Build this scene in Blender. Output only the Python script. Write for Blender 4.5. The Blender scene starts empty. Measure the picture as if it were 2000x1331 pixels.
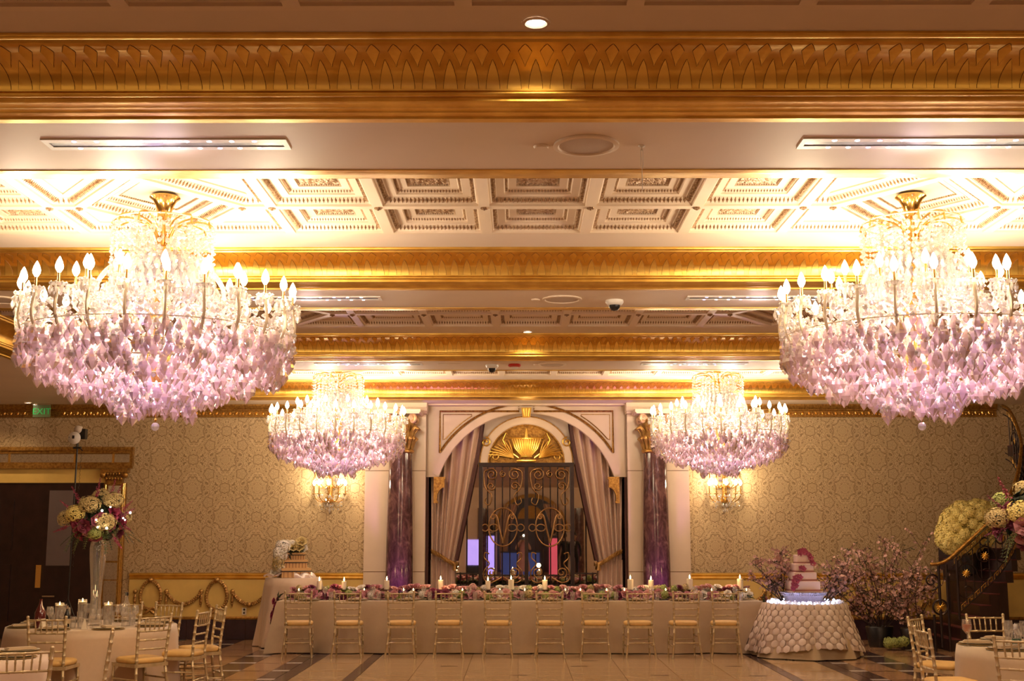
import bpy, math, random
from mathutils import Vector, Matrix
R = random.Random(7)
PI = math.pi
sc = bpy.context.scene
col = sc.collection
# ------------------------------------------------------------------ camera
EYE = 1.75
PITCH = 0.153676
YAW = 0.00484
cam = bpy.data.cameras.new('camera'); camo = bpy.data.objects.new('camera', cam); col.objects.link(camo)
cam.sensor_width = 36.0; cam.lens = 2450.0/2000*36.0; cam.clip_start = 0.05; cam.clip_end = 200
camo.location = (0, 0, EYE); camo.rotation_euler = (PI/2+PITCH, 0, YAW)
sc.camera = camo
# ------------------------------------------------------------------ world, exposure
w = bpy.data.worlds.new('world'); sc.world = w; w.use_nodes = True
w.node_tree.nodes['Background'].inputs[0].default_value = (1.0, .72, .45, 1)
w.node_tree.nodes['Background'].inputs[1].default_value = 0.02
sc.view_settings.view_transform = 'Standard'; sc.view_settings.look = 'None'
sc.view_settings.gamma = 1; sc.view_settings.use_curve_mapping = False
sc.view_settings.exposure = 0.15
try:
    sc.cycles.max_bounces = 7; sc.cycles.diffuse_bounces = 4; sc.cycles.glossy_bounces = 4
    sc.cycles.transmission_bounces = 6; sc.cycles.transparent_max_bounces = 24
    sc.cycles.sample_clamp_indirect = 4.0; sc.cycles.caustics_reflective = False; sc.cycles.caustics_refractive = False
except Exception: pass
WARM = (1.0, .70, .38)
BULB = (1.0, .80, .53)
CHE = 29
def light(name, typ, loc, energy, color=WARM, size=.1, rot=None, spot=None, blend=.5):
    l = bpy.data.lights.new(name, typ); l.energy = energy; l.color = color
    if typ in ('POINT', 'SPOT'): l.shadow_soft_size = size
    if typ == 'AREA': l.size = size
    if typ == 'SPOT': l.spot_size = spot; l.spot_blend = blend
    o = bpy.data.objects.new(name, l); o.location = loc
    if rot: o.rotation_euler = rot
    col.objects.link(o); return o
# ------------------------------------------------------------------ layout constants (metres)
HS, HC = 3.978, 4.245          # soffit, ceiling of the bays
P = 4.76                       # bay spacing
BY = [4.65+P*k for k in range(4)]   # bay centres
W = 21.66                      # end wall
CX = .15                       # room axis
XL, XR = -11.0, 11.3
CHX = (-2.73, 3.03)
# downlights in view, plus unseen ceiling spots added as fill for the room
for (x, y, e) in ((-6, 16.5, 34), (6.4, 17.0, 40), (-3, 12, 40), (4.5, 12.0, 40), (.1, 5.9, 30), (-4.8, 7.2, 45), (5, 7.2, 45), (-8.8, 20.8, 12), (.1, 2, 45)):
    light('downlight_and_fill', 'SPOT', (x, y, 3.95 if y != 5.9 else 4.2), e*4, WARM, .06, (0, 0, 0), 2.3, .7)
# ------------------------------------------------------------------ camera helper for reading plan positions off the photograph
cp, sp_, cy_, sy_ = math.cos(PITCH), math.sin(PITCH), math.cos(YAW), math.sin(YAW)
Fv = Vector((-sy_*cp, cy_*cp, sp_)); Rv = Vector((cy_, sy_, 0)); Uv = Rv.cross(Fv)
def ray(x, y): return Fv + Rv*((x-1000)/2450) - Uv*((y-665.5)/2450)
def at(x, y, Y):
    r = ray(x, y); return Vector((0, 0, EYE)) + r*(Y/r.y)
# ------------------------------------------------------------------ mesh builder
class MB:
    def __init__(s): s.v = []; s.f = []; s.m = []; s.mi = 0; s.M = None
    def vert(s, p):
        p = Vector(p)
        if s.M is not None: p = s.M @ p
        s.v.append(tuple(p)); return len(s.v)-1
    def face(s, idx): s.f.append(tuple(idx)); s.m.append(s.mi)
    def box(s, x0, x1, y0, y1, z0, z1, b=0):
        ids = [s.vert(p) for p in ((x0,y0,z0),(x1,y0,z0),(x1,y1,z0),(x0,y1,z0),(x0,y0,z1),(x1,y0,z1),(x1,y1,z1),(x0,y1,z1))]
        for q in ((0,3,2,1),(4,5,6,7),(0,1,5,4),(1,2,6,5),(2,3,7,6),(3,0,4,7)): s.face([ids[i] for i in q])
        return s
    def cbox(s, c, sx, sy, sz): return s.box(c[0]-sx/2, c[0]+sx/2, c[1]-sy/2, c[1]+sy/2, c[2]-sz/2, c[2]+sz/2)
    def tube(s, pts, r, n=6, closed=False, cap=True):
        pts = [Vector(p) for p in pts]; N = len(pts)
        rs = r if isinstance(r, (list, tuple)) else [r]*N
        rings = []; up = None
        for i in range(N):
            if closed: t = (pts[(i+1) % N]-pts[i-1])
            else: t = pts[min(i+1, N-1)]-pts[max(i-1, 0)]
            if t.length < 1e-9: t = Vector((0, 0, 1))
            t.normalize()
            if up is None:
                up = Vector((0, 0, 1)) if abs(t.z) < .9 else Vector((1, 0, 0))
            a = t.cross(up)
            if a.length < 1e-6: a = t.orthogonal()
            a.normalize(); b = a.cross(t); up = b
            rings.append([s.vert(pts[i]+(a*math.cos(2*PI*k/n)+b*math.sin(2*PI*k/n))*rs[i]) for k in range(n)])
        for i in range(N if closed else N-1):
            A, B = rings[i], rings[(i+1) % N]
            for k in range(n): s.face((A[k], A[(k+1) % n], B[(k+1) % n], B[k]))
        if cap and not closed: s.face(rings[0][::-1]); s.face(rings[-1])
        return s
    def lathe(s, prof, n=12, c=(0, 0, 0), cap=True, wob=None):
        rings = []
        for (r, z) in prof:
            if r < 1e-6: rings.append([s.vert((c[0], c[1], c[2]+z))])
            else: rings.append([s.vert((c[0]+r*math.cos(2*PI*k/n), c[1]+r*math.sin(2*PI*k/n), c[2]+z)) for k in range(n)])
        for A, B in zip(rings, rings[1:]):
            if len(A) == 1 and len(B) == 1: continue
            for k in range(n):
                k2 = (k+1) % n
                if len(A) == 1: s.face((A[0], B[k2], B[k]))
                elif len(B) == 1: s.face((A[k], A[k2], B[0]))
                else: s.face((A[k], A[k2], B[k2], B[k]))
        if cap:
            if len(rings[0]) > 1: s.face(rings[0][::-1])
            if len(rings[-1]) > 1: s.face(rings[-1])
        return s
    def grid(s, fn, nu, nv, flip=False, closed=False):
        ids = [[s.vert(fn(i/nu, j/nv)) for j in range(nv+1)] for i in range(nu+1)]
        for i in range(nu):
            for j in range(nv):
                q = (ids[i][j], ids[i+1][j], ids[i+1][j+1], ids[i][j+1])
                s.face(q[::-1] if flip else q)
        return s
    def prism(s, poly, y0, y1, axis='y'):
        def P3(p, t):
            return (p[0], t, p[1]) if axis == 'y' else ((p[0], p[1], t) if axis == 'z' else (t, p[0], p[1]))
        a = [s.vert(P3(p, y0)) for p in poly]; b = [s.vert(P3(p, y1)) for p in poly]
        n = len(poly); s.face(a); s.face(b[::-1])
        for i in range(n): s.face((a[i], b[i], b[(i+1) % n], a[(i+1) % n]))
        return s
    def ring_prism(s, outer, inner, y0, y1):
        """closed frame between two outlines of equal count, in the x-z plane"""
        n = len(outer)
        o0 = [s.vert((p[0], y0, p[1])) for p in outer]; i0 = [s.vert((p[0], y0, p[1])) for p in inner]
        o1 = [s.vert((p[0], y1, p[1])) for p in outer]; i1 = [s.vert((p[0], y1, p[1])) for p in inner]
        for k in range(n):
            m = (k+1) % n
            s.face((o0[k], o0[m], i0[m], i0[k])); s.face((o1[k], i1[k], i1[m], o1[m]))
            s.face((o0[k], o1[k], o1[m], o0[m])); s.face((i0[k], i0[m], i1[m], i1[k]))
        return s
    def strip(s, A, B, y0, y1):
        """solid strip between polylines A and B (x,z)"""
        n = len(A)
        a0 = [s.vert((p[0], y0, p[1])) for p in A]; b0 = [s.vert((p[0], y0, p[1])) for p in B]
        a1 = [s.vert((p[0], y1, p[1])) for p in A]; b1 = [s.vert((p[0], y1, p[1])) for p in B]
        for k in range(n-1):
            m = k+1
            s.face((a0[k], a0[m], b0[m], b0[k])); s.face((a1[k], b1[k], b1[m], a1[m]))
            s.face((a0[k], a1[k], a1[m], a0[m])); s.face((b0[k], b0[m], b1[m], b1[k]))
        s.face((a0[0], b0[0], b1[0], a1[0])); s.face((a0[-1], a1[-1], b1[-1], b0[-1]))
        return s
    def ball(s, c, r, n=8, m=5, sz=1.0):
        return s.lathe([(r*math.sin(PI*i/m), -r*sz*math.cos(PI*i/m)) for i in range(m+1)], n, c)
    def add(s, o, M):
        b = len(s.v)
        for p in o.v: s.v.append(tuple(M @ Vector(p)))
        for f, m in zip(o.f, o.m): s.f.append(tuple(i+b for i in f)); s.m.append(m)
        return s
    def mesh(s, name, mats, smooth=None):
        me = bpy.data.meshes.new(name); me.from_pydata(s.v, [], s.f)
        if not isinstance(mats, (list, tuple)): mats = [mats]
        for m in mats: me.materials.append(m)
        if len(mats) > 1: me.polygons.foreach_set('material_index', s.m)
        if smooth is not None:
            me.polygons.foreach_set('use_smooth', [True]*len(me.polygons))
            if smooth < 3: 
                try: me.set_sharp_from_angle(angle=smooth)
                except Exception: pass
        me.update(); return me
    def build(s, name, mats, parent=None, smooth=None, **kw):
        return link(name, s.mesh(name, mats, smooth), parent, **kw)
def link(name, me, parent=None, loc=None, rot=None, scale=None, **kw):
    o = bpy.data.objects.new(name, me); col.objects.link(o)
    if parent: o.parent = parent
    if loc is not None: o.location = loc
    if rot is not None: o.rotation_euler = rot
    if scale is not None: o.scale = scale if isinstance(scale, (tuple, list)) else (scale,)*3
    for k, v in kw.items(): o[k] = v
    return o
def tag(o, label, cat, group=None):
    o['label'] = label; o['category'] = cat
    if group: o['group'] = group
    return o
def thing(name, label, cat, loc=(0, 0, 0), rz=0, group=None):
    o = link(name, None, None, loc, (0, 0, rz)); return tag(o, label, cat, group)
KIDS = {}
def dup(root, loc=None, rz=None, label=None, group=None):
    kids = KIDS.get(root.name)
    if kids is None:
        kids = [(c, list(c.children)) for c in root.children]; KIDS[root.name] = kids
    r = root.copy(); col.objects.link(r)
    if loc is not None: r.location = loc
    if rz is not None: r.rotation_euler = (0, 0, rz)
    if label: r['label'] = label
    if group: r['group'] = group
    for ch, gs in kids:
        c = ch.copy(); col.objects.link(c); c.parent = r
        for g in gs:
            d = g.copy(); col.objects.link(d); d.parent = c
    return r
SM = .6
def bez(p, n=12):
    """Catmull-Rom through the points"""
    p = [Vector(q) for q in p]; out = []
    for i in range(len(p)-1):
        a = p[max(i-1, 0)]; b = p[i]; c = p[i+1]; d = p[min(i+2, len(p)-1)]
        for k in range(n):
            t = k/n
            out.append(.5*((2*b)+(c-a)*t+(2*a-5*b+4*c-d)*t*t+(3*b-a-3*c+d)*t**3))
    out.append(p[-1]); return out
def spiral(cx, cz, r0, r1, a0, turns, n=22, y=0):
    return [(cx+(r0+(r1-r0)*i/n)*math.cos(a0+2*PI*turns*i/n), y, cz+(r0+(r1-r0)*i/n)*math.sin(a0+2*PI*turns*i/n)) for i in range(n+1)]
# ------------------------------------------------------------------ materials
class X:
    """tiny expression layer over math nodes"""
    nt = None
    def __init__(s, sock): s.s = sock
    @staticmethod
    def op(o, *a):
        n = X.nt.nodes.new('ShaderNodeMath'); n.operation = o
        for i, v in enumerate(a):
            if isinstance(v, X): X.nt.links.new(v.s, n.inputs[i])
            else: n.inputs[i].default_value = v
        return X(n.outputs[0])
    def __add__(s, o): return X.op('ADD', s, o)
    def __sub__(s, o): return X.op('SUBTRACT', s, o)
    def __mul__(s, o): return X.op('MULTIPLY', s, o)
    def __truediv__(s, o): return X.op('DIVIDE', s, o)
    def __rsub__(s, o): return X.op('SUBTRACT', o, s)
    def f(s, o, *a): return X.op(o, s, *a)
def nodes(m):
    m.use_nodes = True; nt = m.node_tree; return nt, nt.nodes['Principled BSDF']
def pmat(name, c, rough=.5, metal=0.0, var=.0, vs=8.0, bump=0.0, bs=40.0, c2=None, spec=.5, sheen=0, coat=0, mult=1):
    m = bpy.data.materials.new(name); nt, b = nodes(m)
    b.inputs['Roughness'].default_value = rough; b.inputs['Metallic'].default_value = metal
    b.inputs['Specular IOR Level'].default_value = spec
    if coat: b.inputs['Coat Weight'].default_value = coat
    if sheen: b.inputs['Sheen Weight'].default_value = sheen
    c = tuple(c)+(1,)
    tc = nt.nodes.new('ShaderNodeTexCoord')
    no = nt.nodes.new('ShaderNodeTexNoise'); no.inputs['Scale'].default_value = vs; no.inputs['Detail'].default_value = 5
    nt.links.new(tc.outputs['Object'], no.inputs['Vector'])
    rp = nt.nodes.new('ShaderNodeValToRGB')
    rp.color_ramp.elements[0].position = .35; rp.color_ramp.elements[1].position = .65
    k = 1-(var or .05)
    rp.color_ramp.elements[0].color = (tuple(c2)+(1,)) if c2 else (c[0]*k, c[1]*k, c[2]*k, 1)
    rp.color_ramp.elements[1].color = c
    nt.links.new(no.outputs[0], rp.inputs[0]); nt.links.new(rp.outputs[0], b.inputs['Base Color'])
    if bump:
        n2 = nt.nodes.new('ShaderNodeTexNoise'); n2.inputs['Scale'].default_value = bs
        nt.links.new(tc.outputs['Object'], n2.inputs['Vector'])
        bp = nt.nodes.new('ShaderNodeBump'); bp.inputs['Strength'].default_value = bump; bp.inputs['Distance'].default_value = .01
        nt.links.new(n2.outputs[0], bp.inputs['Height']); nt.links.new(bp.outputs[0], b.inputs['Normal'])
    return m
def emat(name, c, s):
    m = bpy.data.materials.new(name); nt, b = nodes(m)
    b.inputs['Base Color'].default_value = tuple(c)+(1,)
    b.inputs['Emission Color'].default_value = tuple(c)+(1,); b.inputs['Emission Strength'].default_value = s
    try: m.cycles.emission_sampling = 'NONE'
    except Exception: pass
    return m
def mixmat(name, tint, kg, kt, ks, rough=.05, tl=(1, 1, 1)):
    """cut crystal / glass: glossy + translucent + see-through"""
    m = bpy.data.materials.new(name); m.use_nodes = True; nt = m.node_tree; nt.nodes.clear()
    o = nt.nodes.new('ShaderNodeOutputMaterial')
    g = nt.nodes.new('ShaderNodeBsdfGlossy'); g.inputs['Roughness'].default_value = rough; g.inputs['Color'].default_value = (1, 1, 1, 1)
    t = nt.nodes.new('ShaderNodeBsdfTranslucent'); t.inputs['Color'].default_value = tuple(tint)+(1,)
    d = nt.nodes.new('ShaderNodeBsdfDiffuse'); d.inputs['Color'].default_value = tuple(tint)+(1,)
    s = nt.nodes.new('ShaderNodeBsdfTransparent'); s.inputs['Color'].default_value = tuple(tl)+(1,)
    m0 = nt.nodes.new('ShaderNodeMixShader'); m0.inputs[0].default_value = .5
    nt.links.new(t.outputs[0], m0.inputs[1]); nt.links.new(d.outputs[0], m0.inputs[2])
    m1 = nt.nodes.new('ShaderNodeMixShader'); m1.inputs[0].default_value = ks/(ks+kt) if ks+kt else 0
    nt.links.new(m0.outputs[0], m1.inputs[1]); nt.links.new(s.outputs[0], m1.inputs[2])
    m2 = nt.nodes.new('ShaderNodeMixShader')
    lw = nt.nodes.new('ShaderNodeLayerWeight'); lw.inputs[0].default_value = .35
    mp = nt.nodes.new('ShaderNodeMath'); mp.operation = 'MULTIPLY_ADD'; mp.inputs[1].default_value = .5; mp.inputs[2].default_value = kg
    mp.use_clamp = True
    nt.links.new(lw.outputs['Fresnel'], mp.inputs[0]); nt.links.new(mp.outputs[0], m2.inputs[0])
    nt.links.new(m1.outputs[0], m2.inputs[1]); nt.links.new(g.outputs[0], m2.inputs[2])
    nt.links.new(m2.outputs[0], o.inputs[0]); return m
M = {}
M['gold'] = pmat('gilded_plaster', (.88, .59, .14), .40, 1.0, 0, 5, .12, 30, (.70, .41, .08))
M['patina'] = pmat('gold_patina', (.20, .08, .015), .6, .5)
M['goldbright'] = pmat('polished_brass', (.95, .62, .2), .16, 1.0)
M['goldpaint'] = pmat('gold_paint', (.50, .27, .06), .4, .75, 0, 30, .3, 60, (.26, .12, .025))
M['bronzegold'] = pmat('bronze_gold', (.52, .30, .09), .42, .6, 0, 12, .2, 50, (.32, .16, .04))
M['plaster'] = pmat('cream_plaster', (.80, .67, .54), .55, 0, .04, 2)
M['soffit'] = pmat('soffit_paint', (.82, .68, .53), .55, 0, .05, 1.5)
M['coffer'] = pmat('coffer_plaster', (.84, .70, .54), .5, 0, .04, 3)
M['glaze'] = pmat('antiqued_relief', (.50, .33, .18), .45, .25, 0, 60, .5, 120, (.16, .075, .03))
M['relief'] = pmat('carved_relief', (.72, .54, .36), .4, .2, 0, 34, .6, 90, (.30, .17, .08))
M['stone'] = pmat('cream_stone', (.78, .60, .44), .38, 0, .06, 3)
M['wains'] = pmat('ochre_wainscot', (.76, .52, .15), .42, 0, .1, 4)
M['wood'] = pmat('dark_wood', (.030, .011, .010), .3, 0, .4, 6)
M['basetile'] = pmat('dark_base_tile', (.045, .022, .030), .2, 0, .3, 5)
M['curtain'] = pmat('satin_curtain', (.62, .42, .31), .34, 0, .08, 40, .1, 200, sheen=.3)
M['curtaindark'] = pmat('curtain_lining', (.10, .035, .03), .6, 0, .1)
M['iron'] = pmat('dark_iron', (.035, .02, .018), .35, .6, .2)
M['linen'] = pmat('ivory_linen', (.52, .38, .22), .6, 0, .04, 20, .15, 300, sheen=.2)
M['linen2'] = pmat('blush_linen', (.60, .43, .28), .55, 0, .04, 20, .1, 300, sheen=.3)
M['gatebronze'] = pmat('gate_bronze', (.34, .18, .07), .42, .8, .3, 12)
M['chair'] = pmat('silver_gold_chair', (.62, .48, .27), .30, .45, .2, 20)
M['cushion'] = pmat('gold_cushion', (.72, .44, .14), .6, 0, .08, 20)
M['black'] = pmat('black_plastic', (.012, .010, .010), .35)
M['white'] = pmat('white_enamel', (.80, .76, .70), .4)
M['speaker'] = pmat('speaker_grille', (.62, .52, .43), .6, 0, .1, 400)
M['mirror'] = pmat('mirror_glass', (.80, .78, .74), .015, 1.0)
M['wax'] = pmat('candle_wax', (.85, .72, .5), .5)
M['flame'] = emat('candle_flame', (1, .72, .32), 14)
M['bulb'] = emat('lamp_bulb', (1.0, .86, .62), 16)
M['led'] = emat('led_dot', (1.0, .9, 1.0), 14)
M['ledv'] = emat('led_violet', (.75, .45, 1.0), 8)
M['dl'] = emat('downlight_lamp', (1, .85, .65), 25)
M['crystal'] = mixmat('cut_crystal', (1.0, .73, .80), .20, .46, .38, .04)  # pink tint puts part of the bowl's pink glow into the crystal colour
M['crystal2'] = mixmat('cut_crystal_clear', (1.0, .93, .85), .16, .40, .44, .05)
M['armglass'] = pmat('gilt_crystal_arm', (.95, .80, .56), .25, .05)
M['capital'] = pmat('rose_gilt_plaster', (.74, .48, .33), .4, .25, 0, 12, .2, 40, (.55, .32, .14))
M['meshcloth'] = pmat('blush_mesh', (.50, .36, .27), .6)
M['glass'] = mixmat('table_glass', (1, .95, .88), .06, .07, .8, .02)
M['rose'] = pmat('rose_petal', (.62, .27, .28), .6, 0, .25, 30)
M['pink'] = pmat('pink_petal', (.78, .44, .38), .6, 0, .15, 30)
M['plum'] = pmat('plum_petal', (.26, .045, .09), .6, 0, .3, 30)
M['magenta'] = pmat('magenta_petal', (.42, .05, .12), .6, 0, .3, 30)
M['cream'] = pmat('cream_petal', (.62, .48, .21), .6, 0, .12, 30)
M['whitep'] = pmat('white_petal', (.85, .78, .66), .6, 0, .08, 30)
M['yellow'] = pmat('yellow_petal', (.95, .78, .26), .6, 0, .15, 20)
M['greenp'] = pmat('lime_petal', (.42, .46, .13), .6, 0, .2, 30)
M['leaf'] = pmat('leaf_green', (.10, .12, .03), .5, 0, .4, 20)
M['leafd'] = pmat('leaf_dark', (.035, .05, .02), .5, 0, .4, 20)
M['twig'] = pmat('twig_bark', (.07, .04, .025), .7, 0, .3, 30)
M['blossom'] = pmat('cherry_blossom', (.62, .36, .29), .6, 0, .2, 30)
M['orchid'] = pmat('orchid_purple', (.34, .04, .09), .5, 0, .2, 30)
M['icing'] = pmat('cake_icing', (.85, .62, .50), .4)
M['ribbon'] = pmat('satin_ribbon', (.42, .18, .16), .35)
M['silverp'] = pmat('beaded_silver', (.55, .50, .58), .3, .8, .5, 120, .8, 150)
M['china'] = pmat('china', (.78, .68, .52), .2)
M['charger'] = pmat('gold_charger', (.66, .48, .22), .3, .7)
M['amber'] = pmat('amber_bottle', (.09, .012, .012), .12, 0, 0, 5, coat=.5)
M['suit'] = pmat('black_suit', (.012, .010, .012), .7)
M['skin'] = pmat('skin', (.42, .22, .14), .5)
M['skin2'] = pmat('skin_dark', (.10, .05, .03), .5)
M['hair'] = pmat('hair', (.02, .012, .008), .6)
M['dress'] = pmat('pink_dress', (.45, .20, .20), .6)
M['panelglass'] = pmat('smoked_panel', (.16, .12, .12), .4)
M['blue'] = emat('uplit_blue', (.35, .38, 1.0), .6)
M['violet'] = emat('uplit_violet', (.50, .36, 1.0), 1.1)
M['red'] = emat('uplit_red', (1.0, .14, .20), .5)
M['boothblue'] = emat('booth_blue', (.10, .16, .6), .16)
M['exit'] = emat('exit_green', (.04, .55, .12), .2)
M['exitglass'] = pmat('exit_acrylic', (.20, .26, .12), .25)
M['carton'] = pmat('striped_box', (.62, .36, .14), .5, 0, .1)
M['carton2'] = pmat('striped_box_dark', (.30, .14, .06), .5, 0, .1)
M['tulle'] = mixmat('white_tulle', (.95, .82, .78), .02, .45, .5, .5)
M['icelight'] = emat('ice_light', (.72, .78, 1.0), 1.7)
M['redplastic'] = pmat('red_enamel', (.5, .03, .02), .35)
M['chrome'] = pmat('chrome', (.8, .78, .74), .12, 1.0)
M['greenlabel'] = pmat('green_label', (.03, .16, .09), .4)
M['rosewine'] = pmat('iced_cocktail', (.75, .22, .10), .2)
M['velvet'] = pmat('maroon_riser', (.12, .02, .025), .5)
# marble
def marble(name, c0, c1, c2, scale=(1, 1, 1), rough=.12, f=2.0):
    m = bpy.data.materials.new(name); nt, b = nodes(m); b.inputs['Roughness'].default_value = rough
    tc = nt.nodes.new('ShaderNodeTexCoord'); mp = nt.nodes.new('ShaderNodeMapping'); mp.inputs['Scale'].default_value = scale
    n = nt.nodes.new('ShaderNodeTexNoise'); n.inputs['Scale'].default_value = f; n.inputs['Detail'].default_value = 9; n.inputs['Distortion'].default_value = 1.2
    n.inputs['Roughness'].default_value = .65
    r = nt.nodes.new('ShaderNodeValToRGB'); e = r.color_ramp.elements
    e[0].position = .3; e[0].color = tuple(c0)+(1,); e[1].position = .7; e[1].color = tuple(c2)+(1,)
    k = e.new(.5); k.color = tuple(c1)+(1,)
    nt.links.new(tc.outputs['Object'], mp.inputs[0]); nt.links.new(mp.outputs[0], n.inputs['Vector'])
    nt.links.new(n.outputs[0], r.inputs[0]); nt.links.new(r.outputs[0], b.inputs['Base Color']); return m
M['column'] = marble('brown_marble', (.03, .012, .012), (.09, .040, .038), (.24, .12, .10), (4, 4, 1.8), .10, 1.8)
M['tile'] = marble('beige_marble', (.44, .27, .13), (.55, .36, .18), (.62, .43, .24), (1, 1, 1), .12, 3)
M['tileo'] = marble('orange_marble', (.34, .17, .08), (.44, .24, .12), (.52, .30, .16), (1, 1, 1), .12, 3)
M['tiled'] = marble('dark_marble', (.045, .025, .025), (.075, .042, .04), (.11, .07, .06), (1, 1, 1), .14, 4)
M['tilel'] = marble('light_marble', (.50, .42, .34), (.60, .50, .42), (.66, .56, .46), (1, 1, 1), .14, 4)
M['floor'] = marble('floor_marble', (.28, .17, .10), (.36, .22, .13), (.42, .28, .17), (1, 1, 1), .16, 2)
# damask wallpaper
def damask():
    m = bpy.data.materials.new('damask_wallpaper'); nt, b = nodes(m); X.nt = nt
    tc = nt.nodes.new('ShaderNodeTexCoord'); sx = nt.nodes.new('ShaderNodeSeparateXYZ'); nt.links.new(tc.outputs['Object'], sx.inputs[0])
    x, z = X(sx.outputs[0]), X(sx.outputs[2])
    wx, wz = .56, .98
    u = (x+56.0).f('PINGPONG', wx)/wx                            # 0..1, mirrored
    v = ((z+20.0)/wz).f('FRACT')
    pv = v.f('PINGPONG', .5)
    qv = 0.5-pv
    def noise(a, b_, sc_, dist, w0):
        cb = nt.nodes.new('ShaderNodeCombineXYZ'); nt.links.new((a*wx).s, cb.inputs[0]); nt.links.new((b_*wz).s, cb.inputs[1]); cb.inputs[2].default_value = w0
        n = nt.nodes.new('ShaderNodeTexNoise'); n.inputs['Scale'].default_value = sc_; n.inputs['Detail'].default_value = 1.5; n.inputs['Distortion'].default_value = dist
        nt.links.new(cb.outputs[0], n.inputs['Vector']); return X(n.outputs[0])
    # leafy scrollwork: contour bands of two mirrored noises (half drop)
    f1 = ((noise(u, pv, 9, 2.2, .3)*42.0).f('SINE')).f('GREATER_THAN', -.45)
    f2 = ((noise(1.0-u, qv, 9, 2.2, .3)*42.0).f('SINE')).f('GREATER_THAN', -.45)
    side = (u+pv*2.0).f('LESS_THAN', 1.0)
    v = f1*side+f2*(1.0-side)
    def med(v, dx, dz, r, n, fr):
        d = (dx*dx*1.1+dz*dz).f('SQRT'); ang = dz.f('ARCTAN2', dx)
        cs = (ang*float(n)).f('COSINE')
        pt = cs*(r*.11)
        inside = (d+pt).f('LESS_THAN', r); rim = ((d+pt-r*1.06).f('ABSOLUTE')).f('LESS_THAN', .007)
        cb = nt.nodes.new('ShaderNodeCombineXYZ'); nt.links.new((cs*(r*.30)).s, cb.inputs[0]); nt.links.new((d*1.1).s, cb.inputs[1]); cb.inputs[2].default_value = fr
        nn = nt.nodes.new('ShaderNodeTexNoise'); nn.inputs['Scale'].default_value = 1.9/r; nn.inputs['Detail'].default_value = 1.0; nn.inputs['Distortion'].default_value = 1.4
        nt.links.new(cb.outputs[0], nn.inputs['Vector'])
        fig = ((X(nn.outputs[0])*36.0+cs*.8).f('SINE')).f('GREATER_THAN', -.5)
        return (v*(1.0-inside)+fig*inside)*(1.0-rim)
    v = med(v, u*wx, pv*wz, .17, 7, 1.7); v = med(v, (1.0-u)*wx, qv*wz, .17, 7, 1.7)
    v = med(v, (u-.5)*wx, (pv-.25)*wz, .085, 5, 3.1)
    v = med(v, (1.0-u)*wx, pv*wz, .085, 5, 3.1); v = med(v, u*wx, qv*wz, .085, 5, 3.1)
    v = v*.85+.08
    v.s.node.use_clamp = True
    mx = nt.nodes.new('ShaderNodeMix'); mx.data_type = 'RGBA'; nt.links.new(v.s, mx.inputs[0])
    mx.inputs[6].default_value = (.25, .155, .07, 1); mx.inputs[7].default_value = (.62, .45, .25, 1)
    nt.links.new(mx.outputs[2], b.inputs['Base Color'])
    r = (1.0-v)*.25+.38; nt.links.new(r.s, b.inputs['Roughness'])
    return m
M['damask'] = damask()
# ================================================================== STRUCTURE
def struct(name, mb, m, smooth=None, parent=None):
    o = mb.build(name, m, parent, smooth)
    if not parent: o['kind'] = 'structure'
    return o
# ---- floor
TY0, TY1 = 12.74, 21.66
fl = MB(); fl.box(XL, XR, -16, TY0, -.1, 0); fl.box(XL, -6.4, TY0, TY1, -.1, 0); fl.box(6.9, XR, TY0, TY1, -.1, 0)
fl.box(-6.4, 6.9, TY0, TY1, -.1, -.012)
floor = struct('floor', fl, M['floor'])
tcache = {}
def tile(x0, x1, y0, y1, m):
    g = .004; k = (round(x1-x0, 3), round(y1-y0, 3), m)
    if k not in tcache:
        b = MB(); a, c = (x1-x0)/2-g, (y1-y0)/2-g; b.box(-a, a, -c, c, -.012, 0)
        tcache[k] = b.mesh('floor_tile', M[m])
    link('floor_tile', tcache[k], floor, ((x0+x1)/2, (y0+y1)/2, 0))
S = (TY1-TY0)/9
ys = [TY0+S*i for i in range(10)]
for i in range(9):
    y0, y1 = ys[i], ys[i+1]
    xs = [-2.0+5.33*k/8 for k in range(9)]
    for k in range(8):
        tile(xs[k], xs[k+1], y0, (y0+y1)/2, 'tile'); tile(xs[k], xs[k+1], (y0+y1)/2, y1, 'tile')
    for sgn, X0 in ((-1, -2.0), (1, 3.33)):
        def T(a, b, ya, yb, m, sgn=sgn, X0=X0):
            p, q = X0+sgn*a, X0+sgn*b; tile(min(p, q), max(p, q), ya, yb, m)
        T(0, .14, y0, y1, 'tiled')
        T(.14, .80, y0+.03, y1, 'tile')
        T(.80, .98, y0, y1, 'tiled'); T(.98, 1.20, y0+.16, y1, 'tiled'); T(.98, 1.20, y0, y0+.16, 'tilel')
        T(1.20, 1.62, y0+.06, y1, 'tileo'); T(1.20, 1.62, y0, y0+.06, 'tiled')
        T(1.62, 1.98, y0+.16, y1, 'tiled'); T(1.62, 1.98, y0, y0+.16, 'tilel')
        T(1.98, 2.60, y0+.06, y1, 'tileo'); T(1.98, 2.60, y0, y0+.06, 'tiled')
        T(2.60, 2.96, y0+.16, y1, 'tiled'); T(2.60, 2.96, y0, y0+.16, 'tilel')
        T(2.96, 3.57, y0+.06, y1, 'tileo'); T(2.96, 3.57, y0, y0+.06, 'tiled')
b = MB(); b.box(-.11, .11, -.035, .035, 0, .0012); im = b.mesh('inlay_piece', M['tiled'])
for (x, y) in ((-.93, 17.35), (.0, 16.25), (.82, 17.35), (1.78, 16.25), (1.0, 18.1), (2.9, 17.35), (3.0, 16.2)):
    link('inlay_piece', im, floor, (x, y, 0))
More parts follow.
